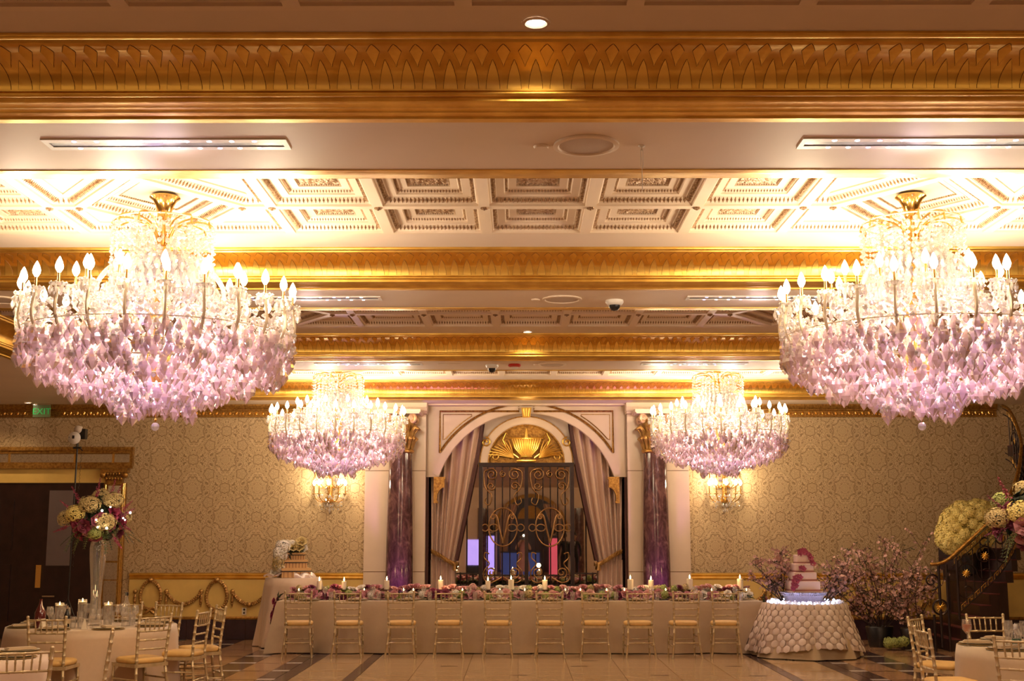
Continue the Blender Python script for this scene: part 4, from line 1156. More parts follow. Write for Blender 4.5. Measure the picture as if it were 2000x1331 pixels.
light('downlight_beam', 'SPOT', (.12, 15.37, 4.23), 60, WARM, .03, (math.radians(35), 0, 0), 1.6, .8)
light('downlight_beam', 'SPOT', (.09, 5.87, 4.23), 9, WARM, .03, (math.radians(35), 0, 0), 1.6, .8)
# exit sign
t = thing('exit_sign', 'green edge-lit exit sign hanging at the far left over the gold frieze', 'sign', (-8.17, W-.25, 0))
m = MB(); m.box(-.15, .15, -.02, .02, HS-.03, HS-.001); m.build('housing', M['chrome'], t)
m = MB(); m.box(-.15, .15, -.008, .008, 3.74, HS-.03); m.build('acrylic_panel', M['exitglass'], t)
fc = bpy.data.curves.new('exit_lettering', 'FONT'); fc.body = 'EXIT'; fc.size = .15; fc.extrude = .002; fc.align_x = 'CENTER'; fc.space_character = 1.05
to = bpy.data.objects.new('tmp', fc); col.objects.link(to)
bpy.context.view_layer.update()
me = bpy.data.meshes.new_from_object(to.evaluated_get(bpy.context.evaluated_depsgraph_get())); bpy.data.objects.remove(to)
me.materials.clear(); me.materials.append(M['exit']); link('lettering', me, t, (0, -.0105, 3.79), (PI/2, 0, 0))
# ================================================================== CHAIRS
ORD = ['first', 'second', 'third', 'fourth', 'fifth', 'sixth', 'seventh', 'eighth', 'ninth', 'tenth', 'eleventh', 'twelfth']
def bamboo(pts, r, n=8, knots=()):
    """round stick with raised rings"""
    p = [Vector(q) for q in pts]; out, rs = [], []
    L = [0]
    for a, b_ in zip(p, p[1:]): L.append(L[-1]+(b_-a).length)
    def P_(s):
        for i in range(len(p)-1):
            if s <= L[i+1] or i == len(p)-2:
                return p[i]+(p[i+1]-p[i])*((s-L[i])/(L[i+1]-L[i]))
    st = sorted(set([0, L[-1]]+L[1:-1]+[max(0, min(L[-1], k*L[-1]+d)) for k in knots for d in (-.008, -.004, .004, .008)]))
    ks = [k*L[-1] for k in knots]
    for s in st:
        out.append(P_(s)); rs.append(r*1.24 if any(abs(s-k) < .0065 for k in ks) else r)
    m = MB(); m.tube(out, rs, n); return m
def make_chair():
    t = thing('chiavari_chair', 'x', 'chair', (0, 0, 0))
    cm = M['chair']
    for s in (-1, 1):
        post = bamboo([(s*.215, -.255, 0), (s*.185, -.215, .22), (s*.168, -.185, .44), (s*.175, -.195, .60), (s*.190, -.235, .93)], .0150, 8, (.2, .38, .52, .6, .68, .76, .84, .92))
        post.ball((s*.190, -.236, .935), .017, 8, 5); post.build('leg', cm, t, 1.0)
        leg = bamboo([(s*.195, .215, 0), (s*.185, .195, .42)], .0140, 8, (.25, .5, .75)); leg.build('leg', cm, t, 1.0)
    for z, y, h in ((.905, -.229, .190), (.775, -.213, .184), (.685, -.203, .180), (.595, -.194, .175)):
        bamboo([(-h, y, z), (0, y-.012, z), (h, y, z)], .0105, 6, (.25, .5, .75)).build('back_rail', cm, t, 1.0)
    for k in range(5):
        x = -.115+.0575*k; bamboo([(x*.95, -.222, .780), (x, -.238, .903)], .0075, 6, (.5,)).build('spindle', cm, t, 1.0)
    m = MB(); m.box(-.185, .185, -.205, -.18, .415, .45); m.box(-.2, .2, .19, .215, .415, .45); m.box(-.198, -.175, -.2, .2, .415, .45); m.box(.175, .198, -.2, .2, .415, .45); m.build('seat_frame', cm, t)
    m = MB()
    prof = [(.0, .448), (.92, .448), (.985, .458), (1.0, .475), (.985, .492), (.90, .505), (.5, .512), (0, .513)]
    N = 28
    def rr(a, k):
        c_, s_ = math.cos(a), math.sin(a); q = (abs(c_)**4+abs(s_)**4)**-.25
        return (c_*q*.205*k, s_*q*.212*k+.005)
    rings = []
    for k, z in prof:
        rings.append([m.vert((0, .005, z))] if k == 0 else [m.vert((*rr(2*PI*i/N, k), z)) for i in range(N)])
    for A, B in zip(rings, rings[1:]):
        for i in range(N):
            j = (i+1) % N
            if len(A) == 1: m.face((A[0], B[j], B[i]))
            elif len(B) == 1: m.face((A[i], A[j], B[0]))
            else: m.face((A[i], A[j], B[j], B[i]))
    m.build('cushion', M['cushion'], t, 3)
    bamboo([(-.187, -.218, .21), (.187, -.218, .21)], .0095, 6, (.33, .66)).build('stretcher', cm, t, 1)
    bamboo([(-.19, .205, .23), (.19, .205, .23)], .0095, 6, (.33, .66)).build('stretcher', cm, t, 1)
    for s in (-1, 1):
        for z in (.16, .29): bamboo([(s*(.200-z*.05), -.235+z*.06, z), (s*.19, .205, z)], .0095, 6, (.5,)).build('stretcher', cm, t, 1)
    return t
chair0 = make_chair()
usedc = [False]
def place_chair(x, y, rz, label, group):
    if not usedc[0]:
        usedc[0] = True; KIDS[chair0.name] = [(c, []) for c in chair0.children]
        chair0.location = (x, y, 0); chair0.rotation_euler = (0, 0, rz); chair0['label'] = label; chair0['group'] = group; return chair0
    return dup(chair0, (x, y, 0), rz, label, group)
cx_ = [-3.198, -2.47, -1.699, -1.015, -.295, .462, 1.123, 1.747, 2.409, 3.011]
rz_ = [.10, .02, .01, .05, -.01, -.05, -.06, .06, .06, -.08]
for i, x in enumerate(cx_):
    place_chair(x, 18.70+R.uniform(-.03, .03), rz_[i], ORD[i]+' gilt chiavari chair from the left along the front of the head table', 'chairs along the head table')
LX, LY = -4.70, 14.15            # left round table
QX, QY = -4.80, 10.5            # nearest left table
RX, RY = 4.86, 11.5             # right table
def ring_chair(cx, cy, deg, r, label, group, spin=0):
    a = math.radians(deg)
    return place_chair(cx+r*math.cos(a), cy+r*math.sin(a), a+PI/2+spin, label, group)
gl = 'chairs around the left round table'
ring_chair(LX, LY, -47, 1.17, 'gilt chair with its back to us at the right front of the left round table', gl, .12)
ring_chair(LX, LY, -90, 1.15, 'gilt chair with its back to us at the left front of the left round table', gl, .0)
ring_chair(LX, LY, -8, 1.05, 'gilt chair seen side-on at the right end of the left round table', gl)
ring_chair(LX, LY, 20, 1.16, 'gilt chair half hidden behind the side-on chair at the right of the left round table', gl, .15)
ring_chair(LX, LY, 68, 1.10, 'gilt chair facing us behind the glasses of the left round table, towards the swags', gl)
ring_chair(LX, LY, 92, 1.10, 'gilt chair facing us behind the tall vase on the left round table', gl)
def chair_to(x, y, cx, cy, label, group, spin=0): return place_chair(x, y, math.atan2(cy-y, cx-x)-PI/2+spin, label, group)
gq = 'chairs around the nearest left table'
chair_to(-3.66, 9.45, QX, QY, 'nearest gilt chair at bottom left, back to us, before the blush table', gq, -.35)
chair_to(-3.68, 10.85, QX, QY, 'gilt chair seen from the side at the right of the blush table, nearest the camera', gq)
chair_to(-5.30, 12.35, QX, QY, 'gilt chair facing us on the far side of the blush table at the left edge', gq)
gr = 'chairs around the right round table'
place_chair(4.17, 12.755, -2.23, 'farther of the two gilt side-on chairs left of the right round table', gr)
place_chair(3.78, 11.30, -1.55, 'nearer of the two gilt side-on chairs left of the right round table', gr)
chair_to(4.80, 12.95, RX, RY, 'gilt chair facing us behind the right round table in front of the staircase', gr)
chair_to(4.12, 10.45, RX, RY, 'nearest gilt chair at bottom right, back to us, before the right round table', gr)
# ================================================================== TABLES
def round_cloth(cx, cy, r, zt, flare, nfold, amp, m, label, name='tablecloth', z0=.012, ph=0):
    mb = MB(); N = 144; H = 12
    def f(u, v):
        a = 2*PI*u
        if v <= .25:
            k = v/.25; return (cx+r*k*math.cos(a), cy+r*k*math.sin(a), zt+.002)
        k = (v-.25)/.75; kk = k**1.2
        fold = math.sin(a*nfold+ph)+.5*math.sin(a*nfold*2.3+1+ph)+.35*math.sin(a*5.1+ph)
        rr = r+.012+(flare*kk)+amp*kk*fold
        return (cx+rr*math.cos(a), cy+rr*math.sin(a), zt-.01*(1-math.exp(-k*20))*1-(zt-z0-.01)*k)
    ids = [[mb.vert(f(i/N, j/(H))) for i in range(N)] for j in range(1, H+1)]
    c0 = mb.vert((cx, cy, zt+.002))
    for i in range(N): mb.face((c0, ids[0][i], ids[0][(i+1) % N]))
    for j in range(H-1):
        for i in range(N): mb.face((ids[j][i], ids[j+1][i], ids[j+1][(i+1) % N], ids[j][(i+1) % N]))
    o = mb.mesh(name, M[m] if isinstance(m, str) else m, 3); o = link(name, o, None); tag(o, label, 'tablecloth'); return o
def round_table(cx, cy, r, zt, label):
    t = thing('round_table', label, 'table', (cx, cy, 0))
    m = MB(); m.lathe([(0, zt-.03), (r-.01, zt-.03), (r, zt-.025), (r, zt-.005), (0, zt-.003)], 40); m.build('tabletop', M['wood'], t)
    for k in range(4):
        a = PI/4+k*PI/2; m = MB(); m.tube([(r*.6*math.cos(a), r*.6*math.sin(a), zt-.03), (r*.6*math.cos(a), r*.6*math.sin(a), 0)], .018, 6); m.build('leg', M['iron'], t)
    return t
for (x, y, nm, mt) in ((LX, LY, 'round banquet table under the ivory cloth at the left', 'linen2'), (QX, QY, 'round banquet table under the blush cloth at the bottom left corner', 'linen2'), (RX, RY, 'round banquet table under the ivory cloth at the right edge', 'linen')):
    round_table(x, y, .90, .755, nm)
    round_cloth(x, y, .90, .758, .06, 9, .028, mt, 'floor-length %s' % nm.replace('round banquet table under the ', '').replace(' cloth', ' cloth draped over the round table'), ph=x)
# head table
t = thing('head_table', 'long straight head table under the ivory cloth before the arch', 'table', (0, 19.55, 0))
for k in range(4):
    m = MB(); m.box(-3.6+1.8*k+.005, -1.8+1.8*k-.005, -.37, .37, .725, .75); m.build('tabletop', M['wood'], t)
    for s in (-1, 1):
        m = MB(); m.tube([(-2.7+1.8*k+s*.7, 0, .725), (-2.7+1.8*k+s*.7, 0, 0)], .02, 6); m.build('leg', M['iron'], t)
m = MB()
def headcloth():
    # outline of a rounded rectangle, draped
    hx, hy, r = 3.635, .395, .03
    pts = []
    N1 = 150
    def seg(a, b_, n):
        for i in range(n): t_ = i/n; pts.append((a[0]+(b_[0]-a[0])*t_, a[1]+(b_[1]-a[1])*t_))
    seg((-hx, -hy), (hx, -hy), N1); seg((hx, -hy), (hx, hy), 16); seg((hx, hy), (-hx, hy), N1//3); seg((-hx, hy), (-hx, -hy), 16)
    n = len(pts); cxx, cyy = .02, 19.55; rings = []
    for j in range(11):
        k = j/10; ring = []
        for i, (x, y) in enumerate(pts):
            nx, ny = (0, -1) if i < N1 else ((1, 0) if i < N1+16 else ((0, 1) if i < N1+16+N1//3 else (-1, 0)))
            dcor = min(abs(abs(x)-hx)+abs(abs(y)-hy), 1)
            f = .012*math.sin(x*7.3+y*9)+.012*math.sin(x*3.1+2)+.008*math.sin(x*17)
            corner = math.exp(-((abs(abs(x)-hx)+abs(abs(y)-hy))/.16)**2)
            off = (.01+.05*k+f*k*2.0+.11*corner*k)
            ox, oy = nx*off, ny*off
            if corner > .1: ox, oy = math.copysign(off*.75, x), math.copysign(off*.75, y)
            ring.append(m.vert((cxx+x+ox*(1 if k else 0), cyy+y+oy*(1 if k else 0), .764-.752*k+.004*math.sin(x*5)*k)))
        rings.append(ring)
    m.face(rings[0])
    for A, B in zip(rings, rings[1:]):
        for i in range(n): m.face((A[i], B[i], B[(i+1) % n], A[(i+1) % n]))
headcloth()
tag(m.build('tablecloth', M['linen'], None, .9), 'very long ivory cloth draped to the floor over the head table', 'tablecloth')
# ================================================================== FLOWERS
def fl_rose():
    m = MB(); 
    for L, (r, tilt, z, n) in enumerate(((.016, 1.35, .022, 3), (.030, 1.0, .012, 5), (.045, .55, 0, 6))):
        for k in range(n):
            a = 2*PI*k/n+L*.6; ca, sa = math.cos(a), math.sin(a)
            def f(u, v, ca=ca, sa=sa, r=r, tilt=tilt, z=z, n=n):
                w_ = (u-.5)*2*r*.75; l = v*r*1.1; d = l*math.cos(tilt)+r*.25; h = z+l*math.sin(tilt)-.006*(2*u-1)**2
                return (ca*d-sa*w_*(1-.35*(1-v)), sa*d+ca*w_*(1-.35*(1-v)), h)
            m.grid(f, 2, 2)
    return m
def sph(i, n):
    z = 1-2*(i+.5)/n; a = i*2.39996; s = math.sqrt(max(0, 1-z*z)); return Vector((s*math.cos(a), s*math.sin(a), z))
def fl_hyd(r=.08, n=84, fs=.023, rn=random.Random(2)):
    m = MB(); m.mi = 1
    m.ball((0, 0, 0), r*.66, 8, 6); m.mi = 0  # dark leaf-coloured core stands for the shade between the florets
    for i in range(n):
        d = sph(i, n); rr = r*rn.uniform(.70, 1.10)
        t = d.orthogonal().normalized(); t.rotate(Matrix.Rotation(rn.uniform(0, 3), 3, d)); b = d.cross(t); c0 = d*rr
        for k in range(4):
            a = k*PI/2; e = t*math.cos(a)+b*math.sin(a); g = d.cross(e)
            q = [m.vert(c0), m.vert(c0+e*fs*.6+g*fs*.4+d*.003), m.vert(c0+e*fs-d*.002), m.vert(c0+e*fs*.6-g*fs*.4+d*.003)]; m.face(q)
    return m
def fl_spike(n=22, L=.24, rn=random.Random(4)):
    m = MB()
    for i in range(n):
        t = i/n; z = t*L; a = i*2.4; rr = .028*(1-t*.75); d = Vector((math.cos(a), math.sin(a), .5)).normalized()
        c0 = Vector((math.cos(a)*rr*.4, math.sin(a)*rr*.4, z)); fs = .024*(1-t*.6); tt = d.orthogonal().normalized(); b = d.cross(tt)
        for k in range(3):
            e = (tt*math.cos(k*2.09)+b*math.sin(k*2.09)+d*.5); g = d.cross(e)
            m.face([m.vert(c0), m.vert(c0+e*fs*.6+g*fs*.45), m.vert(c0+e*fs*1.1), m.vert(c0+e*fs*.6-g*fs*.45)])
    m.tube([(0, 0, -.12), (0, 0, L)], .003, 3)
    return m
def fl_leafs(n=7, L=.13, rn=random.Random(6), wd=.022, up=.3):
    m = MB()
    for i in range(n):
        a = 2*PI*i/n+rn.uniform(-.3, .3); e = Vector((math.cos(a), math.sin(a), rn.uniform(-.2, up))).normalized(); g = Vector((-math.sin(a), math.cos(a), 0)); l = L*rn.uniform(.7, 1.2)
        p = [Vector((0, 0, 0)), e*l*.4+Vector((0, 0, .012)), e*l-Vector((0, 0, l*.15))]
        A, B, C_, D = m.vert(p[0]), m.vert(p[1]+g*wd), m.vert(p[2]), m.vert(p[1]-g*wd); m.face((A, B, C_)); m.face((A, C_, D))
    return m
def fl_fern(L=.28, n=12):
    m = MB(); 
    for i in range(n):
        t = (i+1)/n; c0 = Vector((L*t, 0, .05*math.sin(t*2)-.10*t*t)); ll = .05*(1-.6*t)
        for s in (-1, 1):
            e = Vector((.5, s, -.2)).normalized(); m.face([m.vert(c0), m.vert(c0+e*ll*.5+Vector((.008, 0, 0))), m.vert(c0+e*ll), m.vert(c0+e*ll*.5-Vector((.008, 0, 0)))])
    m.tube([(0, 0, 0), (L*.5, 0, .05*math.sin(1)-.025), (L, 0, .05*math.sin(2)-.10)], .003, 3)
    return m
FR, FH, FS, FL, FF = fl_rose(), fl_hyd(), fl_spike(), fl_leafs(), fl_fern()
def fm(mb, name, mat_, cache={}):
    k = (id(mb), mat_)
    if k not in cache: cache[k] = mb.mesh(name, [M[mat_], M['leafd']] if max(mb.m) else M[mat_])
    return cache[k]
def face_rot(d):
    return Vector(d).to_track_quat('Z', 'Y').to_euler()
def bloom(parent, kind, loc, d, mat_, s=1.0):
    mb, nm = {'rose': (FR, 'rose'), 'hyd': (FH, 'hydrangea_head'), 'spike': (FS, 'flower_spike'), 'leaf': (FL, 'leaf_cluster'), 'fern': (FF, 'fern_frond')}[kind]
    return link(nm, fm(mb, nm, mat_), parent, loc, face_rot(d) if kind != 'fern' else (0, R.uniform(.1, .7), math.atan2(d[1], d[0])), s)
# garland on the head table
g = thing('flower_garland', 'long low garland of pink, plum, cream and lime flowers along the head table', 'flowers', (0, 19.62, .766))
lm = MB()
for i in range(420):
    x = R.uniform(-3.5, 3.62); y = R.uniform(-.15, .15); lm.add(FL, MT(x, y, R.uniform(.02, .10), R.uniform(0, 6), R.uniform(.5, .8)))
lm.build('foliage', M['leaf'], g, kind='stuff')
i = 0; x = -3.45
CANDX = [-3.061, -2.68, -2.022, -1.193, -.465, -.109, .41, 1.725, 2.042, 2.637, 3.41]
while x < 3.6:
    for rw in range(3):
        yy = (-.12, 0.02, .13)[rw]+R.uniform(-.02, .02); zz = (.06, .15, .12)[rw]+R.uniform(-.02, .035)
        c_ = R.random(); d = (R.uniform(-.4, .4), (-1, -.4, .3)[rw], (.5, 1, 1)[rw])
        if rw == 1 and min(abs(x-q) for q in CANDX) < .06: continue
        if c_ < .24: bloom(g, 'hyd', (x, yy, zz), d, R.choice(('whitep', 'greenp', 'cream', 'pink', 'greenp')), R.uniform(.6, .85))
        else: bloom(g, 'rose', (x+R.uniform(-.02, .02), yy, zz), d, R.choice(('pink', 'rose', 'rose', 'plum', 'pink', 'pink', 'rose', 'whitep')), R.uniform(1.0, 1.5))
    x += .086
for s, X0 in ((-1, -3.66), (1, 3.73)):     # trailing ends
    for k in range(16):
        bloom(g, 'rose' if k % 3 else 'leaf', (X0+s*(.02+.004*k)+R.uniform(-.03, .03), -.12+R.uniform(-.06, .06), .03-.024*k), (s, -.6, .2), R.choice(('plum', 'magenta', 'rose')) if k % 3 else 'leafd', R.uniform(.6, 1.0))
# pillar candles
pc = MB(); pc.lathe([(0, 0), (.036, 0), (.036, .115), (.03, .12), (.012, .112), (0, .112)], 14); pc_me = pc.mesh('wax', M['wax'], .8)
fm_ = MB(); fm_.lathe([(0, 0), (.007, .010), (.0075, .018), (.004, .032), (0, .045)], 8); flame_me = fm_.mesh('flame', M['flame'], 3)
wk = MB(); wk.tube([(0, 0, 0), (0, 0, .014)], .0015, 4); wick_me = wk.mesh('wick', M['black'])
gsl = MB(); gsl.lathe([(.05, 0), (.052, .10)], 16, cap=False); gsl_me = gsl.mesh('glass_sleeve', M['glass'], 1)
for i, x in enumerate(CANDX):
    h = (1.0, .95, 1.05, 1.1, 1.0, 1.15, 1.1, 1.2, 1.1, 1.25, 1.25)[i]
    c = thing('pillar_candle', ORD[i]+' lit ivory pillar candle from the left in the head table garland' if i < 11 else '', 'candle', (x, 19.64, .766+.15))
    link('wax', pc_me, c, (0, 0, 0), None, (h*1.05, h*1.05, h*1.1)); link('wick', wick_me, c, (0, 0, .112*h)); link('flame', flame_me, c, (0, 0, .13*h), None, 1.5)
vc = MB(); vc.lathe([(0, 0), (.022, 0), (.028, .045), (.026, .045), (.02, .01)], 12, cap=False); vc_me = vc.mesh('votive_glass', M['glass'], 1)
VX = (-3.35, -2.35, -1.75, -1.6, -.85, .1, .95, 1.35, 1.62, 2.25, 2.95, 3.48, -.28, .72)
ORD += ['thirteenth', 'fourteenth']
VL = ['%s tiny lit votive candle from the left in the garland' % ORD[sorted(VX).index(v)] for v in VX]
for k, x in enumerate((-3.35, -2.35, -1.75, -1.6, -.85, .1, .95, 1.35, 1.62, 2.25, 2.95, 3.48, -.28, .72)):
    c = thing('votive_candle', 'tiny lit votive candle, %s in build order along the garland' % ORD[k] if 0 else VL[k], 'candle', (x, 19.50, .766+.12), 0, 'votive candles in the garland')
    link('votive_glass', vc_me, c); link('flame', flame_me, c, (0, 0, .018), None, .9)
for x in (-2.8, -1.2, .4, 2.0, 3.3): light('candle_glow', 'POINT', (x, 19.55, 1.16), 2.2, (1, .62, .28), .04)
# head table settings: plates, glasses
pl_ = MB(); pl_.lathe([(0, 0), (.09, 0), (.155, .012), (.158, .016), (.10, .008), (0, .006)], 28); plate_me = pl_.mesh('plate_body', M['china'], .8)
ch_ = MB(); ch_.lathe([(0, 0), (.12, 0), (.17, .006), (.172, .010), (0, .006)], 32); charger_me = ch_.mesh('charger', M['charger'], .8)
nk = MB(); nk.box(-.05, .05, -.12, .12, .016, .03); nk.box(-.045, .045, -.11, .11, .03, .036); nap_me = nk.mesh('napkin', M['linen'])
wg = MB(); wg.lathe([(0, 0), (.034, 0), (.034, .003), (.005, .008), (.004, .09), (.012, .10), (.036, .13), (.040, .16), (.034, .21), (.0325, .21), (.038, .16), (.033, .13), (.0, .105)], 14, cap=False); wine_me = wg.mesh('wine_glass', M['glass'], 1)
tb = MB(); tb.lathe([(0, 0), (.030, 0), (.036, .13), (.0345, .13), (.028, .01), (0, .012)], 14, cap=False); tumb_me = tb.mesh('tumbler', M['glass'], 1)
def plate(x, y, z, rz, label, group):
    t = thing('place_plate', label, 'plate', (x, y, z), rz, group)
    link('charger', charger_me, t); link('plate_rim', plate_me, t, (0, 0, .0065)); n_ = link('napkin', nap_me, t, (0, 0, .004)); return t
for i, x in enumerate(cx_): plate(x+.03, 19.32, .766, R.uniform(-.1, .1), 'white plate with folded napkin behind the %s chair of the head table' % ORD[i], 'plates along the head table')
gi = 0
for x in cx_:
    for dx in (.27, .36):
        o = link('wine_glass', wine_me if dx < .3 else tumb_me, None, (x+dx, 19.36, .766)); tag(o, ('clear stemmed glass right of the %s chair of the head table' if dx < .3 else 'clear water tumbler right of the %s chair of the head table') % ORD[gi//2], 'glass', 'stemmed glasses on the head table' if dx < .3 else 'tumblers on the head table'); gi += 1
# ---- round table settings
DIRW = ('right', 'back right', 'back', 'back left', 'left', 'front left', 'front', 'front right')
def setting(cx, cy, tname, gname, r=.72, n=8, ph=0, glass=True):
    for k in range(n):
        a = 2*PI*(k+.5)/n+ph; x, y = cx+r*math.cos(a), cy+r*math.sin(a)
        dw_ = DIRW[int(round((a % (2*PI))/(PI/4))) % 8]
        plate(x, y, .762, a+PI/2, 'gold-rimmed plate with folded napkin at the %s of the %s' % (dw_, tname), 'plates on the %s' % gname)
        if glass:
            for j, da in enumerate((-.22, -.08, .10)):
                b = a+da; x2, y2 = cx+(r-.27)*math.cos(b), cy+(r-.27)*math.sin(b)
                o = link('wine_glass' if j < 2 else 'tumbler', wine_me if j < 2 else tumb_me, None, (x2, y2, .762), None, R.uniform(.92, 1.05)); tag(o, ('%s stemmed glass by the %s plate of the %s' % (('first', 'second')[j], dw_, tname) if j < 2 else 'clear straight tumbler by the %s plate of the %s' % (dw_, tname)), 'glass', ('wine glasses on the %s' if j < 2 else 'tumblers on the %s') % gname)
setting(LX, LY, 'left round table', 'left round table', ph=.15)
setting(QX, QY, 'blush table', 'blush table', ph=.3)
setting(RX, RY, 'right round table', 'right round table', ph=.1)
# ---- tall centrepieces
def tall_vase(x, y, label):
    v = thing('tall_vase', label, 'vase', (x, y, .762))
    m = MB(); m.lathe([(0, .004), (.075, .004), (.08, .02), (.060, .16), (.055, .30), (.068, .50), (.088, .72), (.092, .84), (.078, .93), (.075, .93), (.088, .84), (.084, .72), (.064, .50), (.051, .30), (.056, .16), (.06, .03), (0, .025)], 28, cap=False); m.build('glass_body', M['glass'], v, 3)
    m = MB(); m.lathe([(0, .028), (.055, .03), (.052, .16), (0, .16)], 20, cap=False); m.build('water', M['glass'], v, 3)
    m = MB()
    for k in range(7): m.tube([(.03*math.cos(k), .03*math.sin(k), .95), (.02*math.cos(k+2), .02*math.sin(k+2), .5), (.01*math.cos(k), .01*math.sin(k), .35)], .004, 4)
    m.build('stems', M['leafd'], v); return v
def bouquet(x, y, z, label, s=1.0, lights=True):
    b = thing('flower_arrangement', label, 'flowers', (x, y, z))
    hy = [((-.34, -.08, .0), 'cream', 1.15), ((-.18, -.22, .05), 'yellow', 1.25), ((-.02, -.24, .15), 'cream', 1.3), ((.22, -.18, .20), 'cream', 1.2), ((.17, -.27, -.04), 'cream', 1.25), ((.0, .1, .25), 'cream', 1.2), ((-.2, .15, .15), 'greenp', 1.1), ((.25, .15, .0), 'cream', 1.1), ((.06, -.25, -.16), 'greenp', .9)]
    for (p, mt_, sc_) in hy: bloom(b, 'hyd', tuple(q*s for q in p), (p[0], p[1]-.2, p[2]+.1), mt_, (sc_*s*1.15, sc_*s*.95, sc_*s*.85))
    for k in range(26):
        d = sph(k, 26); d = Vector((d.x, -abs(d.y) if k % 3 else d.y, d.z*.6-.15)); p = d*R.uniform(.22, .32)*s
        bloom(b, 'rose', tuple(p), tuple(d), R.choice(('plum', 'rose', 'plum', 'magenta', 'plum')), R.uniform(1.1, 1.5)*s)
    for (dx, dz, l) in ((-.25, .22, 1.1), (-.3, .1, .9), (.05, .30, 1.0), (.16, .32, 1.0), (.22, .26, 1.0), (-.05, .25, .8), (.35, .02, 1.2), (.33, -.1, 1.1), (-.36, -.12, .9), (.36, .12, .9), (.3, -.28, 1.0)):
        bloom(b, 'spike', (dx*.8*s, R.uniform(-.2, .1)*s, dz*.8*s), (dx, R.uniform(-.3, .1), dz+.15 if dz > 0 else dz), R.choice(('magenta', 'plum', 'orchid')), l*s*.85)
    for k in range(22):
        a = R.uniform(0, 2*PI); bloom(b, 'fern', (.15*math.cos(a)*s, .15*math.sin(a)*s, R.uniform(-.18, .0)), (math.cos(a), math.sin(a), 0), R.choice(('leafd', 'leaf')), R.uniform(.9, 1.3)*s)
    for k in range(24):
        d = sph(k, 24); bloom(b, 'leaf', tuple(d*.20*s), tuple(d), 'leafd', 1.5*s)
    if lights:
        for k, p in enumerate(((.16, -.36, .08), (.10, -.36, -.02), (.12, -.36, -.10), (.22, -.36, -.11), (.24, -.33, .12), (.36, -.25, .0), (.42, -.2, .06), (.38, -.25, -.02))):
            m = MB(); m.ball((p[0]*s, p[1]*s, p[2]*s), .009 if k % 3 else .013, 6, 4); m.build('fairy_light', M['dl'], b)
    return b
tall_vase(LX+.02, LY, 'tall clear trumpet vase standing on the left round table')
bouquet(LX+.0, LY, 1.93, 'large arrangement of plum roses and cream hydrangeas atop the left tall vase', 1.0)
tall_vase(RX+.05, RY, 'tall clear trumpet vase on the right round table, beyond the edge')
bouquet(RX-.20, RY, 1.90, 'large pink and plum arrangement at the right edge in front of the stair rail', 1.05)
# floating candles, bottles on the tables
def float_candle(x, y, h, label):
    c = thing('floating_candle', label, 'candle', (x, y, .762), 0)
    m = MB(); m.lathe([(0, .002), (.045, .002), (.048, h), (.045, h), (.042, .01), (0, .012)], 18, cap=False); m.build('glass_cylinder', M['glass'], c, 1)
    m = MB(); m.lathe([(0, h-.055), (.03, h-.05), (.043, h-.025), (.03, h-.022), (0, h-.026)], 16, cap=False); m.build('wax', M['wax'], c, 1)
    link('flame', flame_me, c, (0, 0, h-.026), None, .9); light('candle_glow', 'POINT', (x, y-.02, .762+h+.05), .8, (1, .6, .25), .03)
float_candle(LX-.25, LY-.35, .26, 'floating candle in a glass cylinder left of the tall vase')
float_candle(LX+.26, LY-.30, .26, 'floating candle in a glass cylinder right of the tall vase')
float_candle(LX+.02, LY-.42, .30, 'low floating candle in front of the tall vase')
def bottle(x, y, label, m_, prof, capm=None, lab=None, s=1.0):
    b = thing('bottle', label, 'bottle', (x, y, .762))
    m = MB(); m.lathe([(r*s, z*s) for r, z in prof], 18); m.build('bottle_glass', m_, b, 1)
    if capm: m = MB(); z1 = prof[-1][1]*s; m.lathe([(0, z1-.03), (.017*s, z1-.03), (.017*s, z1+.005), (0, z1+.006)], 12); m.build('cap', capm, b, .9)
    if lab: m = MB(); r, z0_, z1_, mm = lab; m.lathe([(r, z0_), (r, z1_)], 18, cap=False); m.build('label_band', mm, b, 1)
    return b
BP = [(.0, 0), (.038, 0), (.040, .01), (.040, .17), (.035, .20), (.015, .245), (.013, .30), (.014, .31)]
bottle(LX-.43, LY-.42, 'dark red glass bottle with a broad body on the left round table', M['amber'], [(0, 0), (.055, 0), (.058, .02), (.056, .15), (.04, .19), (.02, .23), (.014, .27), (.016, .29)], None, (.0582, .06, .10, M['amber']), 1.05)
bottle(LX+.40, LY-.12, 'clear bottle with black cap right of the tall vase', M['glass'], BP, M['black'], None, 1.15)
bottle(LX-.12, LY-.48, 'small dark wine bottle in front of the tall vase', M['black'], BP, M['chrome'], (.0405, .05, .10, M['linen']), .75)
bottle(RX-.52, RY-.28, 'clear water bottle with green label on the right round table', M['glass'], [(0, 0), (.036, 0), (.038, .01), (.038, .11), (.03, .14), (.018, .165), (.016, .185), (.017, .19)], M['white'], (.0385, .05, .09, M['greenlabel']), 1.1)
bottle(RX-.16, RY-.20, 'clear spirit bottle with silver neck at the right edge of the right table', M['glass'], BP, M['chrome'], None, 1.2)
c = thing('cocktail_glass', 'stemmed glass with iced orange drink on the left side of the right table', 'glass', (RX-.83, RY+.05, .762))
link('glass_bowl', wine_me, c, None, None, 1.12); m = MB(); m.lathe([(0, .118), (.030, .14), (.040, .165), (.041, .19), (0, .19)], 14); m.build('drink', M['rosewine'], c, 1)
